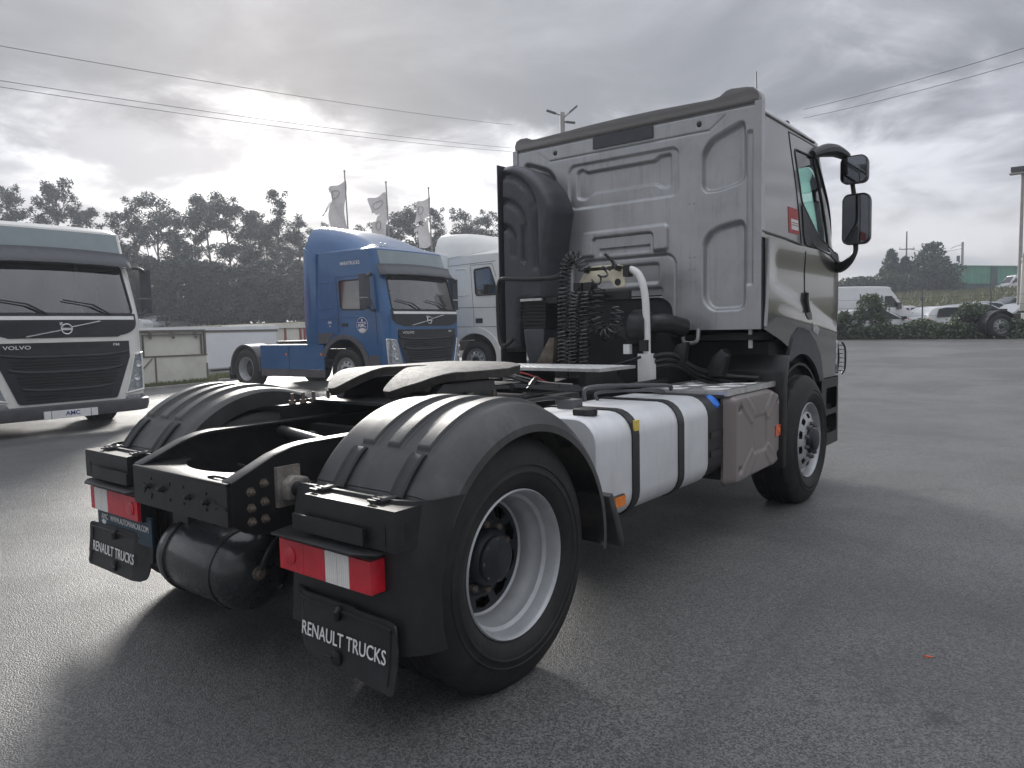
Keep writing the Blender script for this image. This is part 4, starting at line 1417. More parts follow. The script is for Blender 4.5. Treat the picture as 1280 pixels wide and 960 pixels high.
def RW(x, z):
    y = 0.0
    d = sdr(x, z, -.525, .475, 2.425, 2.785, .06)
    y += .018 * sm(d, .007, -.007)
    if -.6 < x < .55 and 2.4 < z < 2.85:
        d = sdp((x, z), hexp)
        y += .026 * sm(d, .009, -.009)
    d = sdr(x, z, -.40, .385, 2.015, 2.215, .03)
    e = sdr(x, z, -.285, .265, 1.99, 2.165, .03)
    if z > 2.0:
        y -= .026 * sm(d, .007, -.007) * sm(e, -.007, .007) * sm(z, 2.0, 2.035)
    d = sdr(x, z, -.23, .23, 2.03, 2.075, .008)
    y += .020 * sm(d, .005, -.006)
    d = sdr(x, z, -.50, .445, 1.2, 1.985, .09)
    y += .018 * groove(d, .007) if z < 2.02 else 0
    y += .010 * sm(d, .01, -.01)
    for x0, x1, z0, z1 in ((-.36, .30, 1.775, 1.925), (-.36, .33, 1.665, 1.735)):
        d = sdr(x, z, x0, x1, z0, z1, .02)
        y += .020 * sm(d, .008, -.008)
    for p in recs:
        d = sdp((x, z), p) if abs(x) > .6 else 1
        y += .046 * sm(d, .014, -.020)
    ax = abs(x)
    for x0, x1, z0, z1 in ((1.005, 1.045, 1.72, 2.80),):
        d = sdr(ax, z, x0, x1, z0, z1, .01)
        y += .016 * sm(d, .006, -.006)
    # upper valance line
    zz = 2.855 if ax < .72 else 2.855 + (ax - .72) * .7
    y += .008 * groove(z - zz, .006) if ax < .85 else 0
    y += .012 * groove(z - 2.985, .007)
    for q in (.645, .40):
        pass
    r = sqrt((x - .64) ** 2 + (z - 2.915) ** 2)
    y += .02 * sm(r, .022, .014)
    r = sqrt((x + .66) ** 2 + (z - 2.915) ** 2)
    y += .02 * sm(r, .018, .012)
    return Vector((x, CY0 - .006 + y, z))


tunnel = rpoly([(-.46, 1.0), (-.46, 1.66), (.33, 1.66), (.41, 1.60), (.43, 1.40), (.45, 1.0)], .05)
xs = sorted(set(lin(-1.09, 1.09, 150) + lin(.62, 1.06, 44) + lin(-.56, .50, 100)))
zs = lin(1.40, 3.03, 170)
sheet('rear_wall', 'wall', CAB, RW, xs, zs, [tunnel], smooth=60, label='grey rear wall of the cab with pressed panels')
m = MB()
for x in (.56, .60):
    for z in (1.95, 1.86, 1.77, 2.35):
        m.lathe([(.007, 0), (.006, .003), (.0005, .004)], (x, CY0 - .007, z), 'y', 8, sgn=-1)
for x in lin(-1.03, 1.03, 16):
    m.lathe([(.006, 0), (.005, .003), (.0005, .004)], (x, CY0 - .007, 3.012), 'y', 8, sgn=-1)
m.build('rivet', 'wall', CAB, kind='stuff')
for x in (.645, -.66):
    MB().lathe([(.016, 0), (.016, .006), (.008, .008), (.0005, .008)], (x - .005, CY0 + .002, 2.915), 'y', 12, sgn=-1).build('grommet', 'hose', CAB)
# tunnel inside
m = MB()
m.box(-.47, .45, CY0 + .02, CY0 + .60, 1.35, 1.68)
m.build('engine_tunnel', 'interior', CAB)
gv = MB().box(-.275, .265, CY0 - .022, CY0 + .01, 2.885, 2.978, .008).build('vent_panel', 'grey', CAB)
for s in (1, -1):
    MB().box(*(sorted((1.062 * s, 1.112 * s))), CY0 - .016, CY0 + .05, 1.40, 3.0, .010).build('corner_post', 'wall', CAB)
for s in (1, -1):
    MB().tube(spl([(.515 * s, CY0 - .02, 1.41), (.52 * s, CY0 - .03, 1.325), (.55 * s, CY0 - .03, 1.305), (.60 * s, CY0 - .03, 1.305), (.635 * s, CY0 - .03, 1.325), (.64 * s, CY0 - .02, 1.41)], 4), .015, 8).build('lift_hook', 'wall', CAB)
    MB().box(*(sorted((.49 * s, .66 * s))), CY0 - .026, CY0 - .008, 1.405, 1.455, .004).build('hook_plate', 'wall', CAB)
for s in (1, -1):  # dark fillers added behind the corners to block light leaking through the gap
    MB().box(*(sorted((1.03 * s, 1.095 * s))), CY0 + .03, CY0 + .06, 1.40, 2.96).build('corner_gap_filler', 'hose', CAB)
    MB().box(*(sorted((1.098 * s, 1.122 * s))), CY0 + .035, CY0 + .055, 1.40, 2.05).build('corner_gap_filler', 'hose', CAB)
MB().box(.985, 1.01, CY0 + .08, CY0 + .10, 1.26, 1.40).build('seal_bracket', 'alu', CAB)
# black lower body in front: bumper, steps and the wheel houses
bmp = sheet('front_bumper', 'black', TR, lambda u, z: CS(u, 1.2) * 1.0 + Vector((0, 0, z - 1.2)), [u for u in us if WB + .53 - CY0 <= u <= CTOT - (WB + .53 - CY0)], lin(.35, .945, 14), [f(rr(4.47 - CY0, 4.80 - CY0, a, b, .03)) for f in (lambda p: p, ML) for a, b in ((.46, .62), (.67, .86))], off=.02)
for s in (1, -1):
    for z in (.47, .68):
        MB().box(*(sorted((.92 * s, 1.10 * s))), 4.45, 4.82, z - .03, z + .01, .01).build('step', 'black', bmp)
    MB().box(*(sorted((.90 * s, .94 * s))), 4.40, 4.9, .38, .93).build('step_back', 'black', bmp)
    # wheel house
    m = MB()
    prof = [(WB + r_ * cos(radians(a)), .5 + r_ * sin(radians(a))) for r_, rng in ((.62, range(-10, 186, 12)), (.60, range(185, -11, -12))) for a in rng]
    m.prism(prof, 'x', .72 * s, 1.12 * s)
    m.build('wheel_house', 'black', TR)
    m = MB()
    m.prism([(3.20, .36), (3.20, 1.08), (3.28, 1.20), (3.36, 1.20), (3.30, 1.0), (3.27, .36)], 'x', .72 * s, 1.20 * s, .02)
    m.build('mud_guard', 'black', TR)
    hg = MB()
    for k in range(7):
        a = lin(.98, 1.22, 6)[k] if k < 7 else 0
        hg.tube([(1.05 * s, 5.10, a), (1.115 * s, 5.09, a), (1.14 * s, 5.02, a)], .004, 6)
    hg.tube(spl([(1.12 * s, 5.04, .95), (1.145 * s, 5.05, 1.0), (1.15 * s, 5.05, 1.1), (1.145 * s, 5.05, 1.2), (1.12 * s, 5.04, 1.25)], 4), .009, 8)
    hg.tube(spl([(1.06 * s, 5.11, .95), (1.07 * s, 5.13, 1.1), (1.06 * s, 5.11, 1.25)], 4), .009, 8)
    hg.build('lamp_guard', 'black', TR)
    patch('headlight', 'lampglass', CAB, CS, (lambda p: p if s > 0 else ML(p))(rpoly([(CA + CARC * .1, .98), (CA + CARC * .2, 1.27), (CA + CARC * .95, 1.25), (CA + CARC * .95, .99)], .04)), .012, .02, 16)

# ---- mirrors on their arms
for s in (1, -1):
    m = MB()
    m.tube(spl([(1.07 * s, 4.90, 1.97), (1.15 * s, 4.84, 1.93), (1.24 * s, 4.80, 1.98), (1.285 * s, 4.80, 2.06), (1.285 * s, 4.80, 2.16)], 6), .028, 10, rf=lambda t: 1.9 - 1.1 * sm(t, .1, .75))
    m.tube(spl([(1.28 * s, 4.83, 2.08), (1.275 * s, 4.84, 2.4), (1.23 * s, 4.83, 2.75), (1.18 * s, 4.81, 2.9)], 6), .020, 8)
    m.tube(spl([(1.20 * s, 4.83, 2.90), (1.14 * s, 4.65, 2.93), (1.10 * s, 4.45, 2.90), (1.07 * s, 4.25, 2.84)], 6), .05, 10, rf=lambda t: .7 + .45 * sin(pi * min(1, t * 1.1)))
    arm = m.build('mirror_arm', 'black', TR)
    for z0, z1, x0, x1 in ((2.645, 2.885, 1.165, 1.385), (2.115, 2.555, 1.185, 1.41)):
        def hs(u, v, x0=x0, x1=x1, z0=z0, z1=z1):
            return u, v
        m = MB()
        sec = rr(x0, x1, z0, z1, .055, 5)
        cx, cz = (x0 + x1) / 2, (z0 + z1) / 2
        rows = []
        for y, k in ((4.745, .93), (4.735, .97), (4.745, 1.0), (4.80, 1.0), (4.86, .93), (4.91, .72), (4.93, .4)):
            rows.append([m.bm.verts.new(((cx + (x - cx) * k) * s, y, cz + (z - cz) * k)) for x, z in sec])
        n = len(sec)
        for i in range(len(rows) - 1):
            for k in range(n):
                m.bm.faces.new((rows[i][k], rows[i][(k + 1) % n], rows[i + 1][(k + 1) % n], rows[i + 1][k]))
        m.bm.faces.new(rows[-1])
        h = m.build('mirror_housing', 'black', arm, smooth=50)
        g = MB().prism([((cx + (x - cx) * .935) * s, cz + (z - cz) * .935) for x, z in sec], 'y', 4.746, 4.752).build('mirror_glass', 'mirror', arm)

# ---- air intake on the left rear of the cab
sn = rpoly([(-1.00, 1.24), (-1.00, 2.80), (-.88, 2.805), (-.74, 2.755), (-.62, 2.66), (-.52, 2.53), (-.475, 2.42), (-.50, 2.28), (-.54, 2.05), (-.555, 1.90), (-.555, 1.67), (-.80, 1.665), (-.84, 1.24)], .03, 3)
snb = sn


def SNS(x, z):
    y = 2.635
    for k, rr_ in enumerate((.14, .25, .36)):
        cx, cz = -1.0, 2.16 + k * .10
        dx, dz = x - cx, z - cz
        if dz > 0:
            d = abs(sqrt(dx * dx + dz * dz) - rr_)
        else:
            d = abs(dx - rr_) if dx > 0 else 1
            d += max(0, -dz - (.10 + .16 * k))
        if x > -.99:
            y += .028 * sm(d, .036, .018)
    d = sdp((x, z), sn)
    y += .05 * sm(d, -.05, 0) ** 2
    return Vector((x, y, z))


SN = patch('air_intake', 'grey', TR, SNS, sn, 0, .28, 80, flip=1, wdir=Vector((0, -1, 0)))
MB().box(-1.012, -1.002, 2.62, 2.97, 1.10, 2.815, .003).build('side_deflector', 'grey', SN)
m = MB()
for k in range(8):
    z = 1.44 + k * .029
    m.box(-.80, -.55, 2.65, 2.90, z, z + .017, .007)
m.box(-.79, -.56, 2.66, 2.89, 1.43, 1.67)
m.build('bellows', 'rubber', SN)
m = MB()
m.prism([(-.785, 1.44), (-.565, 1.44), (-.57, 1.25), (-.61, 1.12), (-.72, 1.12), (-.76, 1.25)], 'y', 2.64, 2.92, .02)
m.build('filter_box', 'grey', SN)
MB().box(-.79, -.57, 2.62, 2.64, 1.665, 1.685, .004).build('clamp_band', 'alu', SN)
MB().box(-.56, -.44, 2.66, 2.75, 1.64, 1.69, .012).build('bracket', 'hose', SN)
m = MB()
m.tube(spl([(-.235, 2.50, 1.95), (-.24, 2.50, 1.90), (-.29, 2.50, 1.855), (-.38, 2.50, 1.83), (-.62, 2.50, 1.835), (-.86, 2.50, 1.85), (-.915, 2.50, 1.82), (-.93, 2.50, 1.70), (-.93, 2.50, 1.52), (-.92, 2.50, 1.36), (-.89, 2.50, 1.30), (-.84, 2.50, 1.31), (-.79, 2.52, 1.36)], 5), .019, 10)
m.box(-.26, -.21, 2.49, 2.52, 1.90, 1.98, .006)
m.build('grab_rail', 'hose', TR)

# ---- hose stand: white post, cream bracket, spiral hoses
m = MB()
m.tube(spl([(.455, 2.50, 1.05), (.455, 2.50, 1.25), (.45, 2.50, 1.55), (.435, 2.50, 1.70), (.40, 2.50, 1.80), (.345, 2.50, 1.845), (.28, 2.50, 1.855)], 6), .027, 12)
post = m.build('hose_post', 'print', TR)
MB().box(.40, .50, 2.46, 2.55, 1.03, 1.24, .012).build('post_foot', 'print', post)
MB().box(.42, .485, 2.45, 2.47, 1.26, 1.34, .006).build('cable_clip', 'hose', post)
MB().box(.30, .35, 2.43, 2.47, 1.24, 1.31, .006).build('cable_tag', 'print', post)
m = MB()
m.prism(rpoly([(-.13, 1.755), (-.06, 1.865), (.0, 1.895), (.24, 1.895), (.285, 1.86), (.285, 1.73), (.20, 1.725), (.17, 1.78)], .02, 3), 'y', 2.49, 2.50, .002)
m.box(-.06, .27, 2.49, 2.56, 1.86, 1.885, .004)
br = m.build('hose_bracket', 'cream', TR)
MB().cyl((.225, 2.488, 1.765), (.225, 2.492, 1.765), .026, 16).build('bracket_hole', 'hose', br)
for x in (-.10, -.01):
    MB().box(x - .035, x + .035, 2.44, 2.53, 1.715, 1.775, .01).build('coupling', 'hose', br)
for x in (-.03, .245):
    MB().tube([(x, 2.48, 1.86), (x, 2.45, 1.865)], .02, 10).build('coupling', 'hose', br)
MB().box(.285, .33, 2.46, 2.53, 1.80, 1.88, .008).build('coupling', 'hose', br)
MB().box(-.14, .30, 2.52, 2.56, 1.64, 1.70, .01).build('cross_bar', 'hose', br)


def coil(path, R, turns, r, name='spiral_hose', par=TR, Rf=None, npt=14):
    P = spl(path, 12)
    L = [0]
    for i in range(1, len(P)):
        L.append(L[-1] + (P[i] - P[i - 1]).length)
    N = int(turns * npt)
    pts = []
    j = 0
    up0 = None
    for k in range(N + 1):
        s_ = L[-1] * k / N
        while j < len(P) - 2 and L[j + 1] < s_:
            j += 1
        t = (s_ - L[j]) / max(1e-6, L[j + 1] - L[j])
        p = P[j].lerp(P[j + 1], t)
        d = (P[j + 1] - P[j]).normalized()
        if up0 is None:
            up0 = d.orthogonal()
        up0 = (up0 - d * up0.dot(d)).normalized()
        b = d.cross(up0)
        a = 2 * pi * turns * k / N
        q = R * (Rf(k / N) if Rf else 1)
        pts.append(p + (up0 * cos(a) + b * sin(a)) * q)
    return MB().tube(pts, r, 6).build(name, 'coil', par)


coil([(-.03, 2.44, 1.87), (-.09, 2.42, 1.97), (-.17, 2.42, 1.93), (-.205, 2.42, 1.75), (-.215, 2.42, 1.45), (-.21, 2.40, 1.12)], .042, 34, .0075)
coil([(-.10, 2.43, 1.70), (-.12, 2.42, 1.55), (-.12, 2.41, 1.12)], .038, 22, .0075)
coil([(-.01, 2.43, 1.70), (-.02, 2.42, 1.52), (-.02, 2.41, 1.12)], .038, 20, .0075)
coil([(.09, 2.46, 1.74), (.08, 2.43, 1.58), (.10, 2.42, 1.44), (.17, 2.42, 1.385), (.24, 2.42, 1.44), (.26, 2.43, 1.58)], .045, 15, .0075)
coil([(.245, 2.45, 1.87), (.18, 2.43, 1.88), (.12, 2.43, 1.80), (.06, 2.43, 1.78)], .030, 3.2, .0075)
MB().tube(spl([(.245, 2.45, 1.87), (.20, 2.43, 1.93), (.16, 2.42, 1.97)], 5), .011, 8).build('air_line', 'hose', TR)
MB().tube(spl([(-.08, 2.44, 1.74), (-.13, 2.41, 1.66), (-.12, 2.41, 1.58), (-.04, 2.41, 1.58), (.0, 2.42, 1.66), (.03, 2.44, 1.76)], 6), .008, 8).build('air_line', 'hose', TR)
for a, b in (((.49, 2.52, 1.22), 0), ((.49, 2.54, 1.18), .03), ((.49, 2.56, 1.14), .06)):
    MB().tube(spl([a, (.60, 2.62 + b, a[2] + .01), (.70, 2.8 + b, a[2] - .10), (.85, 3.0 + b, a[2] - .16), (1.05, 3.1, 1.04)], 6), .018, 8).build('air_line', 'hose', TR)
MB().tube(spl([(.45, 2.42, 1.22), (.25, 2.36, 1.16), (.0, 2.36, 1.15), (-.2, 2.36, 1.16)], 6), .010, 8).build('air_line', 'hose', TR)
# engine, gearbox and exhaust below the cab
m = MB()
m.box(-.40, .40, 2.75, 4.4, .75, 1.38, .05)
m.lathe([(.30, 2.62), (.34, 2.66), (.34, 2.78), (.28, 2.80)], (0, 0, 1.12), 'y', 28, True, True)
m.lathe([(.14, 1.3), (.17, 1.5), (.22, 2.1), (.27, 2.62)], (0, 0, .84), 'y', 24, True, True)
eng = m.build('engine', 'interior', TR)
m = MB()
m.lathe([(.10, .0), (.14, .03), (.14, .12), (.11, .15)], (.30, 2.56, 1.42), 'x', 20, True, True)
m.tube(spl([(.36, 2.58, 1.42), (.50, 2.62, 1.46), (.60, 2.8, 1.42)], 6), .07, 14)
m.lathe([(.102, .30), (.108, .31), (.108, .33), (.102, .34)], (.10, 2.56, 1.42), 'x', 20)
m.build('turbo_pipe', 'hose', eng)
m = MB()
m.prism([(.52, 1.14), (.60, 1.30), (.68, 1.32), (.66, 1.16)], 'y', 2.66, 2.74, .01)
m.build('cab_mount', 'frame', eng)
m = MB()
m.prism([(.72, 1.05), (.78, 1.20), (.86, 1.27), (.90, 1.22), (.86, 1.06)], 'y', 2.86, 2.98, .02)
m.build('cab_mount', 'frame', eng)
MB().box(-1.0, -.45, 2.2, 3.2, .45, 1.0, .04).build('silencer', 'steel', TR)
MB().box(.42, 1.05, 3.3, 4.95, .95, 1.30, .03).build('under_cab', 'interior', TR)
MB().box(-1.05, -.42, 3.3, 4.95, .95, 1.30, .03).build('under_cab', 'interior', TR)
m = MB()
m.prism([(-.62, 1.1), (-.45, 1.36), (-.40, 1.36), (-.42, 1.1)], 'y', 2.55, 2.60, .006)
m.build('cab_mount', 'rust', TR)
m = MB()
m.prism([(-.40, 1.1), (-.36, 1.34), (-.30, 1.36), (-.26, 1.1)], 'y', 2.62, 2.68, .006)
m.build('cab_mount', 'rust', TR)

# ================================================================== ground
CP = Vector((3.0166, -2.2592, 0))
RX, FX = Vector((.7798, .6260, 0)), Vector((-.6260, .7798, 0))


def dl(x, y):
    p = Vector((x, y, 0)) - CP
    return p.dot(FX), p.dot(RX)


def yard(x, y):
    return Vector((x, y, HG(x, y)))


gx = lin(-40, 60, 80)
gy = lin(-40, 31.6, 70)
bm_ = MB()
Vg = {}


def gv_(i, j):
    if (i, j) not in Vg:
        Vg[i, j] = bm_.bm.verts.new(yard(gx[i], gy[j]))
    return Vg[i, j]


for i in range(len(gx) - 1):
    for j in range(len(gy) - 1):
        d, l = dl((gx[i] + gx[i + 1]) / 2, (gy[j] + gy[j + 1]) / 2)
        if l < -1 and d > 31:
            continue
        bm_.bm.faces.new((gv_(i, j), gv_(i + 1, j), gv_(i + 1, j + 1), gv_(i, j + 1)))
bm_.build('asphalt_yard', 'asphalt', None, kind='structure', smooth=60)


def terr(x, y):
    d, l = dl(x, y)
    z = HG(x, min(y, 130)) - .14
    left = sm(l, 9, -3)
    z += 1.75 * left * sm(d, 31.3, 36) * 1.0 - .4 * left * sm(d, 36, 60) * 0
    right = sm(l, -2, 3)
    z += .20 * right * sm(y, 31.7, 32.3)
    z += 2.15 * right * sm(y, 62, 104)
    z += .12 * sin(x * .7 + 1.3 * sin(y * .31)) * sm(y, 34, 50)
    return Vector((x, y, z))


tx = sorted(set([-620, -420, -280, -190, -130, -95, -75] + lin(-62, 45, 90) + [60, 90, 140, 220, 340, 620]))
ty = sorted(set([-420, -250, -150, -90, -55] + lin(-40, 62, 90) + lin(64, 140, 40) + [180, 260, 380, 620]))
m = MB()
m.grid(lambda a, b: terr(tx[int(round(a * (len(tx) - 1)))], ty[int(round(b * (len(ty) - 1)))]), len(tx) - 1, len(ty) - 1)
m.build('terrain', 'earth', None, kind='structure', smooth=80)


def blades(mb, pts, h, w, rng, zf):
    for x, y in pts:
        a = rng.uniform(0, 2 * pi)
        hh = h * rng.uniform(.5, 1.3)
        z = zf(x, y)
        dx, dy = cos(a) * w, sin(a) * w
        lx, ly = rng.uniform(-.6, .6) * hh, rng.uniform(-.6, .6) * hh
        vs = [mb.bm.verts.new(p) for p in ((x - dx, y - dy, z), (x + dx, y + dy, z), (x + lx, y + ly, z + hh))]
        mb.bm.faces.new(vs)


# verge with kerb in front of the box bodies on the left
m = MB()
vp = [(-16.35, 6.2), (-16.9, 9.0), (-17.3, 12.0), (-19.5, 12.0), (-20.5, 9.5), (-20.0, 6.2)]
A = [m.bm.verts.new((x, y, HG(x, y) + .05)) for x, y in vp]
m.bm.faces.new(A)
m.build('verge', 'earth', None, kind='structure')
m = MB()
for (x0, y0), (x1, y1) in zip(vp[:2], vp[1:3]):
    d = Vector((x1 - x0, y1 - y0, 0)).normalized() * .0
    m.prism([(x0 + .10, y0), (x1 + .10, y1), (x1, y1), (x0, y0)], 'z', HG(x0, y0) - .1, HG(x0, y0) + .085, .01)
m.build('kerb', 'concrete', None, kind='structure')
m = MB()
rg = random.Random(5)
pts = []
for k in range(5000):
    y = rg.uniform(6.2, 12)
    x = -16.45 - .19 * (y - 6.2) - rg.random() ** 1.5 * 1.6
    pts.append((x, y))
blades(m, pts, .09, .012, rg, lambda x, y: HG(x, y) + .05)
tag(m.build('grass', 'grass', None, smooth=0), 'short yellowing grass along the kerb in front of the cream box bodies', 'grass', kind='stuff')
# rough grass on the far bank at the right
m = MB()
pts = [(rg.uniform(-32, 14), rg.uniform(66, 106)) for k in range(14000)]
blades(m, pts, .5, .10, rg, lambda x, y: terr(x, y).z)
tag(m.build('bank_grass', 'grass', None, smooth=0), 'rough grass covering the bank below the green building', 'grass', kind='stuff')
# scraps on the asphalt
m = MB()
m.prism([(0, 0), (.015, .006), (.040, .002), (.028, -.006), (.01, -.008)], 'z', 0, .006)
o = m.build('paper_scrap', 'leafred', None)
o.location = (2.46, 1.22, .002)
o.rotation_euler = (0, .12, .4)
tag(o, 'small red scrap of litter lying on the asphalt at right', 'litter')

# ================================================================== parked trucks
def cab_surface(w, yr, rc, lean, waist, zt, bow=.05, tumble=.05):
    A_, AR, FRn = (0 - rc - yr), rc * pi / 2, w - rc
    tot = 2 * (A_ + AR + FRn)

    def half(u, z):
        yf = 0 - lean * max(0.0, z - waist) / (zt - waist) + .02 * sm(z, waist, .6)
        ww = w - tumble * sm(z, waist, zt)
        if u <= A_:
            return ww, yr + u / A_ * (yf - rc - yr)
        if u <= A_ + AR:
            a = (u - A_) / rc
            return ww - rc + rc * cos(a), yf - rc + rc * sin(a)
        t = (u - A_ - AR) / FRn
        return (ww - rc) * (1 - t), yf + bow * (1 - (1 - t) ** 2)

    def S(u, z):
        if u <= tot / 2:
            x, y = half(u, z)
        else:
            x, y = half(tot - u, z)
            x = -x
        return Vector((x, y, z))
    return S, tot, A_, AR


def volvo(name, label, paint, loc, rz, fairing):
    w, yr, rc, zt = 1.235, -2.25, .26, 3.17
    S, tot, A_, AR = cab_surface(w, yr, rc, .42, 1.75, zt)
    T_ = thing(name, label, 'truck', loc, rz)

    def fu(x):
        return tot / 2 - x

    def side(*pts):
        return [(y - yr, z) for y, z in pts]

    def other(p):
        return [(tot - u, v) for u, v in p][::-1]
    ac = -1.38
    arch_ = [(ac + .66 * cos(radians(a)) - yr, .56 + .66 * sin(radians(a))) for a in range(-50, 231, 10)]
    low = side((-2.4, .2), (-2.4, 1.12), (-1.9, 1.12), (-1.9, .2))
    wn = rpoly(side((-1.42, 2.52), (-1.44, 1.93), (-1.40, 1.88), (-.72, 1.86), (-.44, 1.95), (-.44, 2.1), (-.58, 2.52)), .06, 4)
    wsx = 1.06
    ws = rpoly([(fu(wsx), 1.84), (fu(-wsx), 1.84), (fu(-wsx + .03), 2.62), (fu(wsx - .03), 2.62)], .07, 4)
    us_ = sorted(set(lin(0, A_, 50) + lin(A_, A_ + AR, 10) + lin(A_ + AR, tot / 2, 22)))
    us_ = us_ + [tot - u for u in us_[::-1]][1:]
    cab = sheet('cab', paint, T_, S, us_, lin(.36, zt, 70), [arch_, other(arch_), low, other(low), wn, other(wn), ws])
    # rear wall, floor, fittings
    MB().box(-w + .01, w - .01, yr - .02, yr + .01, 1.0, zt).build('rear_wall', paint, cab)
    MB().box(-w + .05, w - .05, yr + .02, -.3, 1.2, 1.26).build('cab_floor', 'interior', cab)
    MB().box(-1.05, 1.05, -.75, -.34, 1.3, 1.80, .08).build('dashboard', 'interior', cab)
    for s in (1, -1):
        m = MB()
        m.box(.52 * s - .25, .52 * s + .25, -1.5, -1.0, 1.5, 1.68, .06)
        m.box(.52 * s - .24, .52 * s + .24, -1.6, -1.45, 1.6, 2.30, .05)
        m.box(.52 * s - .14, .52 * s + .14, -1.58, -1.46, 2.31, 2.52, .05)
        m.build('seat', 'interior', cab)
    MB().box(-1.1, 1.1, yr + .03, yr + .1, 1.3, 3.0).build('lining', 'interior', cab)
    MB().tube([(-.52 + .21 * cos(a), -.85 + .09 * sin(a), 1.80 + .17 * sin(a)) for a in lin(0, 2 * pi, 20)[:-1]], .014, 6, True).build('steering_wheel', 'interior', cab)
    roof('roof', paint, cab, S, zt, tot, yr, -.42, lambda b, y: .07 * sm(b, 0, .14) ** .6 + .03 * sm(b, .1, .9), nu=60, nv=10)
    patch('windscreen', 'screen', cab, S, ws, -.006, 0, 24)
    strip('windscreen_seal', 'hose', cab, S, ws, .016, .002, True)
    # front: roof glass band, sun visor, emblem panel, grille
    patch('roof_window', 'teal', cab, S, rpoly([(fu(1.12), 2.80), (fu(-1.12), 2.80), (fu(-1.06), 3.14), (fu(1.06), 3.14)], .05), .006, .006, 24)
    m = MB()

    def vis(a, b):
        x = 1.19 * (1 - 2 * a)
        p = S(fu(max(-1.12, min(1.12, x))), 2.82 - .24 * b)
        e = max(0, abs(a - .5) - .44) / .06
        return Vector((x, p.y + .01 + (.12 * sm(b, 0, 1) + .03) * (1 - .75 * e * e), 2.83 - .24 * b + .03 * sin(pi * a)))
    m.grid(vis, 40, 8)
    m.grid(lambda a, b: vis(a, 1) + Vector((0, -.10 * b, -.012)), 40, 1)
    m.build('sun_visor', 'grey', cab)
    pp = rpoly([(fu(1.10), 1.84), (fu(1.10), 1.62), (fu(.95), 1.52), (fu(.70), 1.475), (fu(-.70), 1.475), (fu(-.95), 1.52), (fu(-1.10), 1.62), (fu(-1.10), 1.84)], .08, 4)
    fp = patch('front_panel', 'grille', cab, S, pp, .010, .012, 40)
    patch('light_strip', 'print', fp, S, rpoly([(fu(1.05), 1.745), (fu(-1.05), 1.745), (fu(-1.05), 1.795), (fu(1.05), 1.795)], .02), .022, .012, 30)
    ey, ez = S(tot / 2, 1.60).y + .018, 1.605
    em = MB()
    em.tube([(.075 * cos(a), ey + .01, ez + .075 * sin(a)) for a in lin(0, 2 * pi, 28)[:-1]], .013, 8, True)
    em.tube([(.055, ey + .01, ez + .055), (.085, ey + .01, ez + .09)], .014, 6)
    em.tube([(.05, ey + .01, ez + .095), (.09, ey + .01, ez + .095), (.09, ey + .01, ez + .055)], .009, 6)
    em.box(-.065, .065, ey + .004, ey + .016, ez - .018, ez + .018)
    e_ = em.build('emblem', 'chrome', fp)
    # bar climbs from lower left to upper right as one faces the truck
    MB().tube([(.55, ey - .006, ez - .11), (.07, ey + .006, ez - .016)], .011, 6).build('emblem_bar', 'chrome', fp)
    MB().tube([(-.07, ey + .006, ez + .03), (-.50, ey - .004, ez + .118)], .011, 6).build('emblem_bar', 'chrome', fp)
    gp = rpoly([(fu(.93), 1.405), (fu(-.93), 1.405), (fu(-.95), 1.16), (fu(-.70), .50), (fu(.70), .50), (fu(.95), 1.16)], .04, 3)
    gr = patch('grille', 'grille', cab, S, gp, .014, .02, 44)
    text('lettering', 'VOLVO', .052, 'print', gr, (.86, S(fu(.42), 1.33).y + .017, 1.315), (-1, 0, 0), (0, 0, 1), 1.45, 'LEFT', bold=.01)
    text('lettering', 'FM', .042, 'print', gr, (-.68, S(fu(.66), 1.33).y + .018, 1.33), (-1, 0, 0), (0, 0, 1), 1.35, 'LEFT', bold=.01)
    for z, xw, r in ((1.20, .93, .022), (.97, .80, .026), (.70, .66, .024)):
        P = [(fu(x), z + .05 * (abs(x) / xw) ** 4 - .01) for x in lin(xw, -xw, 24)]
        strip('grille_bar', 'grille', gr, S, P, r, .02, n=8)
    for z in (1.13, 1.085, 1.04, .90, .855, .81, .765, .62, .575):
        xw = .78 - (1.13 - z) * .33
        strip('grille_slat', 'hose', gr, S, [(fu(xw), z), (fu(-xw), z)], .012, .018, n=6)
    for x in (-.33, 0, .33):
        patch('air_slot', 'hose', gr, S, rr(fu(x) - .14, fu(x) + .14, 1.315, 1.375, .01, 2), .018, .003, 8)
    # lamps
    for s in (1, -1):
        g = (lambda p: p) if s > 0 else other
        hl = patch('headlight', 'lampglass', cab, S, g(rpoly([(fu(1.23), 1.20), (fu(1.20), .62), (fu(.86), .57), (fu(.93), .80), (fu(1.03), 1.17)], .04)), .012, .02, 20)
        hf = [(fu(1.23), 1.205), (fu(1.20), .61), (fu(.845), .56), (fu(.92), .80), (fu(1.02), 1.18)]
        strip('headlight_frame', 'chrome' if paint == 'blue' else paint, hl, S, g(hf), .018, .012, True)
        for uu, zz, rr_ in ((1.08, 1.02, .055), (1.04, .80, .05)):
            u0 = fu(uu) if s > 0 else tot - fu(uu)
            pc_ = S(u0, zz) + nrm(S, u0, zz) * .015
            MB().lathe([(rr_, 0), (rr_ * .9, .012), (rr_ * .5, .004), (.001, .002)], pc_, 'y', 16).build('lamp_reflector', 'chrome', hl)
        patch('fog_light', 'lampglass', cab, S, g(rpoly([(fu(1.19), .53), (fu(1.19), .46), (fu(.83), .43), (fu(.85), .52)], .02)), .012, .02, 14)
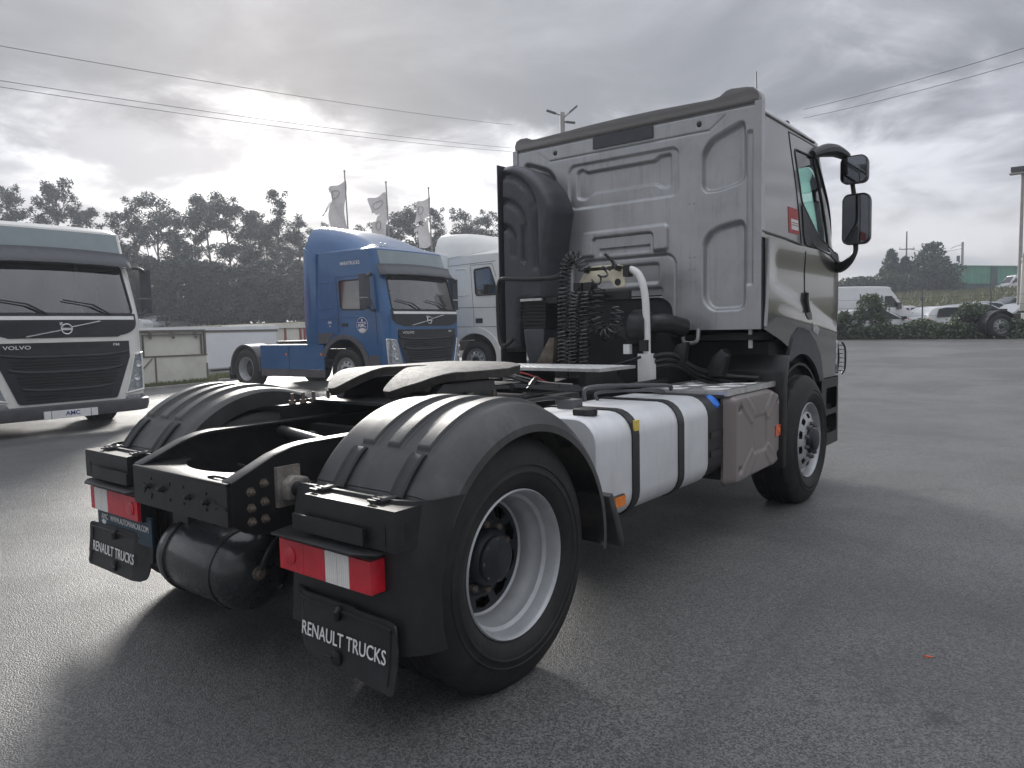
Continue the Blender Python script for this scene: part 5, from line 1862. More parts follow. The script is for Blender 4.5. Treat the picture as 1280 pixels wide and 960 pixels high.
        if s > 0 or True:
            # wipers
            x0 = .42 if s > 0 else -.50
            m = MB()
            P = [S(fu(x0 - .18), 1.83) + Vector((0, .03, 0)), S(fu(x0 + .08), 1.98) + Vector((0, .05, 0)), S(fu(x0 + .12), 2.02) + Vector((0, .05, 0)), S(fu(x0 + .50), 2.05) + Vector((0, .04, 0))]
            m.tube([P[0], P[1]], .016, 6)
            m.tube([P[1], P[3]], .010, 6)
            m.build('wiper', 'hose', cab)
    # bumper
    bs = lambda u, v: S(u, .5) + Vector((0, 0, v - .5))
    ub = [u for u in us_ if A_ - .35 <= u <= tot - A_ + .35]
    m = MB()
    sec = [(.035, .47), (.075, .45), (.08, .36), (.05, .27), (.0, .26)]
    rows = [[m.bm.verts.new(bs(u, z) + nrm(S, u, .5) * o_) for o_, z in sec] for u in ub]
    for i in range(len(rows) - 1):
        for k in range(len(sec) - 1):
            m.bm.faces.new((rows[i][k], rows[i + 1][k], rows[i + 1][k + 1], rows[i][k + 1]))
    bp_ = m.build('bumper', 'midgrey', T_)
    fy = bs(tot / 2, .4).y
    pl_ = MB().box(-.34, .42, fy + .075, fy + .09, .265, .385, .004).build('number_plate', 'print', bp_)
    text('lettering', 'AMC', .06, 'darkprint', pl_, (.02, fy + .0905, .305), (-1, 0, 0), (0, 0, 1), 1.1, bold=.02)
    for x in (.32, -.24):
        MB().box(x - .004, x + .004, fy + .089, fy + .0915, .265, .385).build('plate_line', 'hose', pl_)
    # both sides
    for s in (1, -1):
        g = (lambda p: p) if s > 0 else other
        strip('door_seam', 'hose', cab, S, g(side((-.34, 1.1), (-.36, 1.85), (-.54, 2.60), (-1.52, 2.60), (-1.54, 1.6), (-1.54, 1.38))), .007)
        patch('side_window', 'screen', cab, S, g(wn), -.006, 0, 18)
        strip('window_seal', 'hose', cab, S, g(wn), .016, .002, True)
        strip('body_crease', paint, cab, S, g(side((-2.2, 1.70), (-.65, 1.70))), .012, -.002)
        q = rpoly(side((-2.14, 2.50), (-2.14, 1.92), (-1.66, 1.92), (-1.66, 2.50)), .05)
        patch('side_panel', paint, cab, S, q, -.004, 0, 12)
        strip('panel_edge', paint, cab, S, g(q), .012, .002, True)
        patch('lower_panel', 'midgrey', cab, S, g(rpoly(side((-2.23, 1.36), (-2.23, 1.13), (-1.93, 1.13), (-1.80, 1.28), (-1.66, 1.36)), .03)), .010, .012, 16)
        tp_ = [(ac + .80 * cos(radians(a)) - yr, .56 + .76 * sin(radians(a))) for a in range(-14, 166, 9)] + [(ac + .67 * cos(radians(a)) - yr, .56 + .67 * sin(radians(a))) for a in range(160, -20, -9)]
        patch('arch_trim', 'midgrey', cab, S, g(tp_), .03, .05, 44)
        patch('step_panel', 'midgrey' if s > 0 else 'midgrey', cab, S, g(rpoly(side((-.60, .86), (-.60, .40), (-.30, .40), (-.28, .86)), .03)), .012, .02, 12)
        patch('door_handle', 'hose', cab, S, g(rr(-1.42 - yr, -1.24 - yr, 1.50, 1.57, .02, 3)), .012, .014, 8)
        # mirrors
        m = MB()
        m.tube(spl([(1.17 * s, -.55, 2.60), (1.35 * s, -.38, 2.62), (1.47 * s, -.36, 2.55)], 5), .030, 8)
        m.tube(spl([(1.19 * s, -.40, 1.85), (1.35 * s, -.34, 1.83), (1.46 * s, -.36, 1.92)], 5), .026, 8)
        mr = m.build('mirror_arm', 'grey', T_)
        for z0, z1 in ((2.12, 2.60), (1.86, 2.09)):
            MB().box(*(sorted((1.37 * s, 1.56 * s))), -.50, -.36, z0, z1, .05, 3).build('mirror_housing', 'grey', mr)
            MB().box(*(sorted((1.39 * s, 1.54 * s))), -.506, -.50, z0 + .03, z1 - .03).build('mirror_glass', 'mirror', mr)
    # chassis
    m = MB()
    for s in (1, -1):
        m.box(*(sorted((.36 * s, .43 * s))), -6.05, -.3, .72, .98)
    m.box(-.4, .4, -6.05, -5.95, .72, .98)
    m.box(-.35, .35, -2.1, -.3, .55, 1.25, .05)
    m.box(-1.0, 1.0, -1.44, -1.32, .42, .54)
    m.box(-1.0, 1.0, -5.14, -5.02, .42, .54)
    m.build('chassis', 'frame', T_)
    for s in (1, -1):
        make_wheel(T_, 1.2 * s, ac, .5, s, 'front', R=.51, seg=40)
        make_wheel(T_, 1.2 * s, -5.08, .5, s, 'rear', R=.51, seg=40)
        m = MB()
        prof = [(-5.08 + r_ * cos(radians(a)), .5 + r_ * sin(radians(a))) for r_, rg_ in ((.62, range(-5, 196, 10)), (.585, range(195, -6, -10))) for a in rg_]
        m.prism(prof, 'x', .68 * s, 1.235 * s)
        fd = m.build('fender', 'midgrey', T_)
        MB().box(*(sorted((.72 * s, 1.2 * s))), -5.80, -5.78, .22, .55).build('mud_flap', 'black', fd)
    m = MB()
    m.prism(rpoly([(.42, -4.7), (.40, -4.2), (0, -4.1), (-.40, -4.2), (-.42, -4.7), (-.25, -5.1), (-.08, -4.7), (.08, -4.7), (.25, -5.1)], .04), 'z', 1.12, 1.18)
    m.box(-.4, .4, -4.8, -4.3, .98, 1.12)
    m.build('fifth_wheel', 'frame', T_)
    if fairing:
        for s in (1, -1):
            for y0, y1 in ((-4.42, -3.34), (-3.32, -2.08)):
                sk_ = MB().box(*(sorted((1.19 * s, 1.235 * s))), y0, y1, .52, 1.10, .012).build('side_skirt', paint, T_)
                MB().box(*(sorted((1.19 * s, 1.229 * s))), y0, y1, .34, .515, .008).build('lower_skirt', 'midgrey', sk_)
                MB().box(*(sorted((1.23 * s, 1.24 * s))), y0 + .05, y1 - .05, .765, .785, .003).build('skirt_line', paint, sk_)
                MB().box(*(sorted((1.234 * s, 1.242 * s))), y1 - .12, y1 - .07, .85, .90).build('side_marker', 'amber', sk_)
            MB().box(*(sorted((.55 * s, 1.2 * s))), -4.4, -2.1, 1.06, 1.10).build('deck_plate', 'midgrey', T_)
            # side deflector behind the cab
            m = MB()
            m.prism([(-2.26, 1.10), (-2.26, 3.10), (-2.66, 3.35), (-2.70, 1.62), (-2.66, 1.10)], 'x', 1.20 * s, 1.235 * s, .01)
            m.build('side_deflector', paint, T_)
        # roof deflector
        def rf(a, b):
            y = -2.70 + 2.05 * b
            k = sm(b, 0, 1)
            z = 3.24 + (.62) * (1 - b ** 1.55) + .02
            hw = 1.20 - .28 * b ** 2
            t = 2 * a - 1
            zz = 3.05 + (.22) * b + (z - 3.05 - .22 * b) * (1 - abs(t) ** 7)
            return Vector((hw * t, y, zz))
        m = MB()
        m.grid(rf, 30, 18)
        m.build('roof_deflector', paint, T_, smooth=60)
        for x in (-.14, .0):
            MB().lathe([(.035, 0), (.03, .03), (.001, .04)], (x + .75, -.62, 3.30), 'z', 12).build('roof_lamp', 'lens', cab)
        # round door emblem with AMC, lettering
        ge = 1.238
        ey_, ez_ = -.78, 1.52
        eb = MB().lathe([(.175, 0), (.175, .003), (.001, .003)], tuple(S(ey_ - yr, ez_) + Vector((.004, 0, 0))), 'x', 32).build('door_emblem', 'print', cab)
        xx = S(ey_ - yr, ez_).x
        MB().lathe([(.163, .0), (.163, .002), (.001, .002)], (xx + .0072, ey_, ez_), 'x', 32).build('emblem_field', 'darkprint', eb)
        text('lettering', 'AMC', .085, 'print', eb, (xx + .011, ey_, ez_ - .045), (0, 1, 0), (0, 0, 1), 1.0, bold=.02)
        m = MB()
        m.box(xx + .0085, xx + .011, ey_ - .12, ey_ + .12, ez_ + .055, ez_ + .07)
        m.prism([(ey_ - .12, ez_ - .085), (ey_, ez_ - .06), (ey_ + .12, ez_ - .085), (ey_ + .08, ez_ - .135), (ey_, ez_ - .158), (ey_ - .08, ez_ - .135)], 'x', xx + .0085, xx + .011)
        m.prism([(ey_ - .02, ez_ + .08), (ey_ + .02, ez_ + .08), (ey_ + .025, ez_ + .12), (ey_, ez_ + .14), (ey_ - .025, ez_ + .12)], 'x', xx + .0085, xx + .011)
        m.build('emblem_print', 'print', eb)
        sx = S(1.2, 2.92).x + .004
        text('lettering', 'MARATRUCKS', .075, 'print', cab, (sx, -1.16, 2.86), (0, 1, 0), (0, 0, 1), .9, bold=.012)
        text('lettering', '500', .055, 'print', cab, (S(.4, 1.55).x + .004, -1.83, 1.57), (0, 1, 0), (0, 0, 1), 1.1, bold=.01)
        text('lettering', 'FM', .03, 'print', cab, (S(.4, 1.5).x + .004, -1.83, 1.50), (0, 1, 0), (0, 0, 1), 1.1, bold=.01)
    return T_


WVT = volvo('parked_truck', 'white parked truck with dark grille, cut by the left edge', 'white', (-9.35, 2.28, -.03), radians(2 - 90), False)
BLT = volvo('parked_truck', 'blue parked tractor truck with roof deflector and round white emblem on its door', 'blue', (-8.92, 9.60, .06), radians(3.4 - 90), True)


def white_truck(label, loc, rz):
    w, yr, rc, zt = 1.235, -2.25, .30, 3.15
    S, tot, A_, AR = cab_surface(w, yr, rc, .30, 1.75, zt)
    T_ = thing('parked_truck', label, 'truck', loc, rz)
    paint = 'white'

    def fu(x):
        return tot / 2 - x

    def side(*pts):
        return [(y - yr, z) for y, z in pts]

    def other(p):
        return [(tot - u, v) for u, v in p][::-1]
    ac = -1.40
    arch_ = [(ac + .66 * cos(radians(a)) - yr, .56 + .62 * sin(radians(a))) for a in range(-50, 231, 10)]
    low = side((-2.4, .2), (-2.4, 1.0), (-1.9, 1.0), (-1.9, .2))
    wn = rpoly(side((-1.30, 2.78), (-1.30, 2.14), (-.62, 2.14), (-.62, 2.35), (-.74, 2.82)), .06, 4)
    ws = rpoly([(fu(1.05), 1.95), (fu(-1.05), 1.95), (fu(-1.02), 2.75), (fu(1.02), 2.75)], .07, 4)
    us_ = sorted(set(lin(0, A_, 50) + lin(A_, A_ + AR, 8) + lin(A_ + AR, tot / 2, 16)))
    us_ = us_ + [tot - u for u in us_[::-1]][1:]
    cab = sheet('cab', paint, T_, S, us_, lin(.36, zt, 60), [arch_, other(arch_), low, other(low), wn, other(wn), ws])
    MB().box(-w + .01, w - .01, yr - .02, yr + .01, 1.0, zt).build('rear_wall', paint, cab)
    MB().box(-1.1, 1.1, yr + .03, yr + .1, 1.3, 3.0).build('lining', 'interior', cab)
    MB().box(-1.05, 1.05, -.8, -.34, 1.3, 1.9, .08).build('dashboard', 'interior', cab)
    for s in (1, -1):
        m = MB()
        m.box(.52 * s - .25, .52 * s + .25, -1.5, -1.0, 1.6, 1.78, .06)
        m.box(.52 * s - .24, .52 * s + .24, -1.6, -1.45, 1.7, 2.45, .05)
        m.build('seat', 'interior', cab)
    roof('roof', paint, cab, S, zt, tot, yr, -.30, lambda b, y: .16 * sm(b, 0, .2) ** .6 + .2 * sm(b, .1, .9), nu=60, nv=10)
    patch('windscreen', 'screen', cab, S, ws, -.006, 0, 24)
    gr = patch('grille', 'grey', cab, S, rpoly([(fu(.9), 1.5), (fu(-.9), 1.5), (fu(-.75), .5), (fu(.75), .5)], .05), .014, .02, 30)
    for z in (1.35, 1.2, 1.05, .9, .75, .6):
        strip('grille_bar', 'hose', gr, S, [(fu(.72), z), (fu(-.72), z)], .02, .016)
    for s in (1, -1):
        g = (lambda p: p) if s > 0 else other
        patch('headlight', 'lampglass', cab, S, g(rpoly([(fu(1.22), 1.0), (fu(1.18), .62), (fu(.85), .6), (fu(.9), .95)], .04)), .012, .02, 14)
        patch('side_window', 'screen', cab, S, g(wn), -.006, 0, 18)
        strip('window_seal', 'hose', cab, S, g(wn), .022, .002, True)
        strip('door_seam', 'midgrey', cab, S, g(side((-.50, 1.0), (-.50, 2.3), (-.64, 2.9), (-1.42, 2.9), (-1.42, 1.35))), .006)
        strip('body_seam', 'midgrey', cab, S, g(side((-2.22, 2.92), (-.5, 2.96))), .006)
        strip('body_seam', 'midgrey', cab, S, g(side((-2.22, 1.85), (-.5, 1.82))), .006)
        strip('body_seam', 'midgrey', cab, S, g(side((-2.22, 1.36), (-.4, 1.34))), .006)
        strip('panel_edge', paint, cab, S, g(rpoly(side((-1.98, 2.82), (-1.98, 2.15), (-1.58, 2.15), (-1.58, 2.82)), .05)), .014, .0, True)
        patch('handle_recess', 'hose', cab, S, g(rr(-1.36 - yr, -1.14 - yr, 1.44, 1.56, .02, 3)), .008, .01, 8)
        tp_ = [(ac + .82 * cos(radians(a)) - yr, .56 + .78 * sin(radians(a))) for a in range(-14, 190, 9)] + [(ac + .67 * cos(radians(a)) - yr, .56 + .63 * sin(radians(a))) for a in range(189, -20, -9)]
        patch('arch_trim', paint, cab, S, g([p for p in tp_ if p[0] > .01]), .03, .05, 44)
        m = MB()
        m.tube(spl([(1.17 * s, -.5, 2.72), (1.38 * s, -.30, 2.78), (1.47 * s, -.28, 2.65)], 5), .03, 8)
        mr = m.build('mirror_arm', paint, T_)
        for z0, z1 in ((2.32, 2.74), (2.06, 2.29)):
            MB().box(*(sorted((1.30 * s, 1.58 * s))), -.44, -.26, z0, z1, .06, 3).build('mirror_housing', paint, mr)
            MB().box(*(sorted((1.33 * s, 1.55 * s))), -.446, -.44, z0 + .04, z1 - .04).build('mirror_glass', 'mirror', mr)
        MB().box(*(sorted((1.20 * s, 1.24 * s))), -4.3, -2.4, .45, 1.0, .02).build('side_skirt', paint, T_)
        make_wheel(T_, 1.2 * s, ac, .5, s, 'front', R=.51, seg=40)
        make_wheel(T_, 1.2 * s, -5.05, .5, s, 'front', R=.51, seg=40)
        m = MB()
        prof = [(-5.05 + r_ * cos(radians(a)), .5 + r_ * sin(radians(a))) for r_, rg_ in ((.62, range(-5, 196, 10)), (.585, range(195, -6, -10))) for a in rg_]
        m.prism(prof, 'x', .68 * s, 1.235 * s)
        m.build('fender', 'black', T_)
        m = MB()
        m.prism([(-2.27, 1.10), (-2.27, 3.20), (-2.70, 3.30), (-2.75, 1.10)], 'x', 1.18 * s, 1.235 * s, .01)
        m.build('side_deflector', paint, T_)

    def rf(a, b):
        y = -2.72 + 2.3 * b
        z = 3.30 + .50 * (1 - b ** 2.5)
        hw = 1.22 - .22 * b ** 2
        t = 2 * a - 1
        zz = 3.08 + .20 * b + (z - 3.08 - .20 * b) * (1 - abs(t) ** 9)
        return Vector((hw * t, y, zz))
    m = MB()
    m.grid(rf, 30, 18)
    m.build('roof_deflector', paint, T_, smooth=60)
    m = MB()
    for s in (1, -1):
        m.box(*(sorted((.36 * s, .43 * s))), -6.0, -.3, .72, .98)
    m.box(-.4, .4, -6.0, -5.9, .72, .98)
    m.box(-.35, .35, -2.1, -.3, .55, 1.25, .05)
    m.box(-1.0, 1.0, -5.11, -4.99, .42, .54)
    m.box(-.4, .4, -4.9, -4.3, .98, 1.18, .04)
    m.build('chassis', 'frame', T_)
    bp_ = sheet('bumper', 'midgrey', T_, lambda u, z: S(u, .5) + Vector((0, 0, z - .5)), [u for u in us_ if A_ - .3 <= u <= tot - A_ + .3], lin(.27, .5, 3), off=.03)
    return T_


W3T = white_truck('white parked truck with high roof deflector, between blue truck and black air intake', (-8.05, 13.05, .15), radians(3.4 - 90))
bpy.context.view_layer.update()
# the same kind of truck, its tail showing at the right edge of the picture
a_ = radians(38)
hx_, hy_ = cos(a_), sin(a_)
tx0, ty0 = -.06, 32.0
lx, ly = 1.2, -5.05
rzz = a_ - pi / 2
ox = tx0 - (lx * cos(rzz) - ly * sin(rzz))
oy = ty0 - (lx * sin(rzz) + ly * cos(rzz))
copy_tree(W3T, None, (ox, oy, .62), rzz, 'white truck showing only its black rear fender and wheel at the right edge')
# red roofed trailer behind the white truck
t = thing('box_trailer', 'red topped trailer just showing over the white truck at the left edge', 'trailer', (-17.2, 2.6, 0), radians(2))
MB().box(-6, 0, -1.25, 1.25, 1.2, 3.9, .02).build('body', 'redpaint', t)
MB().box(-6.02, .02, -1.27, 1.27, 3.9, 4.02, .02).build('roof_rail', 'redpaint', t)
MB().box(-5.8, -.2, -.5, .5, .9, 1.2).build('chassis', 'frame', t)
for y in (-4.8, -3.5):
    for s in (1, -1):
        MB().lathe([(.48, 0), (.5, -.04), (.5, -.26), (.48, -.3)], (y, 1.2 * s, .5), 'y', 24, True, True, sgn=s).build('wheel', 'rubber', t)

# ================================================================== box bodies and trailers at the left
t = thing('truck_box', 'cream truck box with brown edges and hinged upper flap, standing on the grass at left', 'truck box', (-17.55, 7.10, .07))
MB().box(-2.4, 0, 0, 1.95, .0, .78, .01).build('lower_panel', 'box', t)
MB().box(-2.4, -.05, .05, 1.90, .80, 1.48, .01).build('upper_flap', 'box', t)
m = MB()
for b in ((-.06, .02, .0, 1.95, 1.47, 1.53), (-.05, .015, 0, .05, .80, 1.47), (-.05, .015, 1.90, 1.95, .80, 1.47), (-.05, .02, -.02, 1.97, .775, .815), (-.045, .012, .12, .15, .82, 1.40), (-.045, .012, 1.80, 1.83, .82, 1.40), (-.045, .012, .12, 1.83, 1.38, 1.41), (-.01, .02, -.02, .03, 0, .78), (-.01, .02, .42, .46, 0, .78), (-.01, .02, 1.93, 1.97, 0, .55)):
    m.box(*b)
m.tube([(.015, .02, .40), (.015, .35, .74)], .018, 6)
m.build('edge_trim', 'boxtrim', t)
for y in (.30, .95, 1.62):
    MB().box(.0, .03, y, y + .06, 1.28, 1.50).build('hinge', 'boxtrim', t)
t = thing('long_trailer', 'long white panel trailer with a dark top rail behind the cream box body', 'trailer', (-21.7, 9.6, .1))
MB().box(-2.5, 0, -1.2, 4.6, .12, 1.42, .01).build('side_panel', 'trailer', t)
MB().box(-2.52, .02, -1.25, 4.65, 1.42, 1.50).build('dark_rail', 'boxtrim', t)
MB().box(-2.56, .03, -1.3, 4.7, 1.50, 1.62, .03).build('top_rail', 'trailer', t)
MB().tube([(.12, .3, .10), (.12, 4.5, .16)], .03, 6).build('lower_rail', 'pole', t)
for y in (.6, 1.7, 2.8, 3.9):
    MB().box(.08, .14, y, y + .08, -.1, .14).build('rail_foot', 'pole', t)
t = thing('stake_trailer', 'cream topped trailer with red posts between its panels, left of the blue truck', 'trailer', (-22.0, 13.7, .2))
MB().box(-2.5, 0, 0, 4.0, -.1, 1.42, .01).build('body', 'box', t)
MB().box(-2.55, .06, -.1, 4.1, 1.44, 1.60, .03).build('top_cover', 'box', t)
for y in (.0, .12, 1.05, 1.75, 1.95, 2.7, 3.4):
    MB().box(.0, .05, y, y + .07, -.1, 1.44).build('post', 'redpaint', t)

# ================================================================== cars
def car(name, label, loc, rz, paint, kind='hatch', group=None):
    t = thing(name, label, 'van' if kind == 'van' else 'car', loc, rz, group)
    L, Wd = (4.2, .87) if kind != 'van' else (5.6, 1.0)
    if kind == 'hatch':
        top = [(-2.08, .55), (-2.05, .95), (-1.75, 1.38), (-1.2, 1.47), (-.1, 1.46), (.75, 1.0), (1.7, .84), (2.05, .62), (2.08, .35)]
    elif kind == 'sedan':
        top = [(-2.25, .55), (-2.2, .95), (-1.55, 1.04), (-.95, 1.40), (-.1, 1.42), (.75, .98), (1.85, .80), (2.2, .58), (2.22, .35)]
    elif kind == 'suv':
        top = [(-2.2, .6), (-2.2, 1.1), (-2.0, 1.70), (-1.4, 1.78), (.0, 1.76), (.75, 1.15), (1.85, 1.0), (2.2, .75), (2.22, .45)]
    else:
        top = [(-2.8, .5), (-2.8, 2.25), (-2.6, 2.45), (.9, 2.45), (1.35, 2.25), (2.05, 1.35), (2.6, 1.12), (2.8, .85), (2.82, .4)]
    bot = .28
    body = [(x, z) for x, z in top] + [(top[-1][0] - .05, bot), (-top[-1][0] + .1, bot)]
    belt = {'hatch': .95, 'sedan': .93, 'suv': 1.12, 'van': 1.32}[kind]
    m = MB()
    P = spl([(x, 0, z) for x, z in top], 5)
    rows = []
    for p in P:
        x, z = p.x, p.z
        k = 1 - .20 * sm(z, belt, belt + .5) if kind != 'van' else 1 - .07 * sm(z, 1.3, 2.5)
        e = Wd * (1 - .10 * (abs(x) / (L / 2)) ** 4)
        rows.append([(x, s * e * f, zz) for s, f, zz in ((-1, .97, bot), (-1, 1.0, min(z, .62)), (-1, 1.0 - .0, min(z, belt)), (-1, k, z - .04 if z > belt + .05 else min(z, belt)), (-1, k * .82, z), (1, k * .82, z), (1, k, z - .04 if z > belt + .05 else min(z, belt)), (1, 1.0, min(z, belt)), (1, 1.0, min(z, .62)), (1, .97, bot))])
    V = [[m.bm.verts.new(q) for q in row] for row in rows]
    for i in range(len(V) - 1):
        for k in range(9):
            m.bm.faces.new((V[i][k], V[i + 1][k], V[i + 1][k + 1], V[i][k + 1]))
    m.bm.faces.new(V[0])
    m.bm.faces.new(V[-1][::-1])
    bmesh.ops.remove_doubles(m.bm, verts=m.bm.verts, dist=.001)
    b = m.build('body', paint, t, smooth=40)
    # glazing set on the body
    g = {'hatch': [(-1.70, .98), (-1.55, 1.34), (-1.2, 1.40), (-.15, 1.39), (.55, 1.0)], 'sedan': [(-1.45, .98), (-.90, 1.32), (-.15, 1.35), (.55, .97)],
         'suv': [(-1.95, 1.16), (-1.85, 1.62), (-1.4, 1.68), (-.05, 1.67), (.6, 1.16)], 'van': [(1.0, 1.46), (1.0, 1.98), (1.34, 1.98), (1.74, 1.46)]}[kind]
    for s in (1, -1):
        m = MB()
        kk = .86 if kind != 'van' else .95
        m.bm.faces.new([m.bm.verts.new((x, s * (Wd * (1 - (1 - kk) * sm(z, belt, belt + .45)) + .014), z)) for x, z in g])
        m.build('side_glass', 'carglass', t)
        xm = -.55 if kind != 'van' else 1.1
        m = MB()
        m.box(xm - .03, xm + .03, *(sorted((s * Wd * .93, s * (Wd + .02)))), belt, belt + .42)
        if kind != 'van':
            m.build('door_pillar', paint, t)
        else:
            m.bm.free()
        MB().box(*((.55, .70) if kind != 'van' else (1.55, 1.72)), *(sorted((s * (Wd - .05), s * (Wd + .16)))), belt + .02, belt + .16 + (.18 if kind == 'van' else 0), .03).build('wing_mirror', 'cardark', t)
        for x in ((-1.3, 1.3) if kind != 'van' else (-1.7, 1.9)):
            wh = MB().lathe([(.2, 0), (.30, .01), (.32, -.02), (.32, -.2)], (x, s * (Wd + .005), .33), 'y', 24, False, True, sgn=s).build('wheel', 'rubber', t)
            MB().lathe([(.21, -.01), (.19, .012), (.08, .005), (.001, .012)], (x, s * (Wd + .005), .33), 'y', 20, sgn=s).build('rim', 'rim', wh)
    ws = {'hatch': [(-.08, 1.455), (.74, 1.005)], 'sedan': [(-.08, 1.41), (.74, .985)], 'suv': [(.02, 1.75), (.74, 1.16)], 'van': [(1.38, 2.22), (2.02, 1.40)]}[kind]
    m = MB()
    (xa, za), (xb, zb) = ws
    m.bm.faces.new([m.bm.verts.new(q) for q in ((xa, -Wd * .68, za + .02), (xa, Wd * .68, za + .02), (xb, Wd * .84, zb + .025), (xb, -Wd * .84, zb + .025))])
    m.build('windscreen', 'carglass', t)
    for s in (1, -1):
        x1 = top[-1][0]
        MB().box(x1 - .28, x1 - .04, *(sorted((s * Wd * .55, s * Wd * .90))), .58 if kind != 'van' else .85, .70 if kind != 'van' else 1.02, .03).build('headlight', 'lens', t)
        MB().box(-x1 - .02, -x1 + .10, *(sorted((s * Wd * .62, s * Wd * .92))), .72, .92, .02).build('tail_light', 'red', t)
    return t


def lot(px_, d):
    """no picture tricks: just turns a bearing and a distance measured on the photograph into yard coordinates"""
    return None


CR = radians(38)
car('delivery_van', 'white high-roofed panel van parked behind the hedge', (-6.55, 36.75, .62), CR, 'carwhite', 'van')
gl_ = 'cars parked behind the hedge'
for nm, lb, x, y, z, rz, pt, kd in (
        ('parked_car', 'white hatchback parked nearest the hedge beside the van', -5.0, 34.9, .50, CR, 'carwhite', 'hatch'),
        ('parked_car', 'silver saloon with dark side windows parked in the middle behind the hedge', -3.05, 38.6, .62, CR, 'carsilver', 'sedan'),
        ('parked_car', 'white hatchback just left of the right shrub, close behind the hedge', -1.9, 36.6, .55, CR, 'carwhite', 'hatch'),
        ('parked_car', 'silver saloon in the second row behind the right parked truck', .5, 40.2, .68, CR, 'carsilver', 'sedan'),
        ('parked_car', 'white saloon in the second row left of the silver saloon', -4.9, 41.6, .72, CR, 'carwhite', 'sedan'),
        ('parked_car', 'white hatchback parked behind the silver saloon', -6.3, 44.5, .85, CR, 'carwhite', 'hatch'),
        ('parked_car', 'pale car just right of the nose of the white van', -8.6, 47.0, .95, CR, 'carsilver', 'hatch'),
        ('parked_car', 'silver estate car parked left of the leaning shrub', -2.9, 44.6, .85, CR + pi, 'carsilver', 'hatch'),
        ('parked_car', 'dark off-road car standing farthest back behind the hedge', -1.35, 49.5, .85, CR + pi, 'cardark', 'suv'),
        ('parked_car', 'silver hatchback partly hidden by the shrub', -1.55, 40.4, .68, CR, 'carsilver', 'hatch'),
        ('parked_car', 'white saloon at the far right behind the lamp post', .55, 45.3, .85, CR, 'carwhite', 'sedan')):
    car(nm, lb, (x, y, z), rz, pt, kd, gl_)
car('parked_car', 'white off-road car up on the bank at left, below the trees', (-55.2, 22.9, 1.72), radians(38), 'carwhite', 'suv', 'cars on the left bank')
car('parked_car', 'silver hatchback on the left bank in front of the long trailer', (-57.4, 27.8, 1.62), radians(100), 'carsilver', 'hatch', 'cars on the left bank')
car('delivery_van', 'small white van parked on the bank in front of the green building', (-5.6, 116.5, 4.6), CR + pi, 'carwhite', 'van')

# ================================================================== vegetation
def leaf_quad(bm, c, ln, wd, rng, droop=.4):
    d = Vector((rng.gauss(0, 1), rng.gauss(0, 1), rng.gauss(-droop, .8)))
    d.normalize()
    s_ = d.cross(Vector((rng.gauss(0, 1), rng.gauss(0, 1), rng.gauss(0, 1))))
    if s_.length < 1e-3:
        s_ = Vector((1, 0, 0))
    s_.normalize()
    ln *= rng.uniform(.7, 1.3)
    a = [bm.verts.new(c - d * ln * .5), bm.verts.new(c + s_ * wd * .5), bm.verts.new(c + d * ln * .5), bm.verts.new(c - s_ * wd * .5)]
    bm.faces.new(a)


def cloud(mb, clumps, per, ln, wd, rng, droop=.4, zs=.75):
    for c, r in clumps:
        for k in range(int(per * r * r)):
            v = Vector((rng.gauss(0, 1), rng.gauss(0, 1), rng.gauss(0, 1))).normalized() * r * (rng.random() ** .45)
            v.z *= zs
            leaf_quad(mb.bm, c + v, ln, wd, rng, droop)


def eucalyptus(seed, h=11.0):
    rng = random.Random(seed)
    t = thing('eucalyptus_tree', 'tall eucalyptus with open ragged crown in the row along the left bank', 'tree', (0, 0, -50), 0, 'eucalyptus trees along the left bank')
    m = MB()
    lean = Vector((rng.uniform(-.06, .06), rng.uniform(-.06, .06), 1))
    tp = [Vector((0, 0, -.3))] + [Vector((lean.x * z + rng.uniform(-.12, .12), lean.y * z + rng.uniform(-.12, .12), z)) for z in (h * .2, h * .4, h * .6, h * .78, h * .93)]
    P = spl(tp, 4)
    m.tube(P, .13, 7, rf=lambda q: 1 - .85 * q)
    clumps = [(tp[-1] + Vector((0, 0, -.2)), rng.uniform(.45, .6)), (tp[-2], rng.uniform(.5, .7))]
    for k in range(rng.randint(24, 30)):
        q = rng.uniform(.28, .98)
        b = P[int(q * (len(P) - 1))]
        a = rng.uniform(0, 2 * pi)
        ln = rng.uniform(.6, 1.75) * (1.25 - .75 * q)
        e = b + Vector((cos(a) * ln, sin(a) * ln, ln * rng.uniform(.6, 1.4)))
        if e.z > h - .3:
            e.z = h - .3
        mid = b.lerp(e, .5) + Vector((0, 0, -.08))
        m.tube(spl([b, mid, e], 3), .05, 5, rf=lambda q_: 1 - .7 * q_)
        clumps.append((e, rng.uniform(.28, .58)))
        if rng.random() < .8:
            e2 = b.lerp(e, .6) + Vector((rng.uniform(-.6, .6), rng.uniform(-.6, .6), rng.uniform(.2, .7)))
            m.tube([b.lerp(e, .45), e2], .025, 4)
            clumps.append((e2, rng.uniform(.22, .45)))
    m.build('trunk', 'bark', t)
    m = MB()
    cloud(m, clumps, 560, .25, .08, rng, .5, 1.0)
    m.build('crown', 'euc', t, smooth=0, recalc=False)
    return t


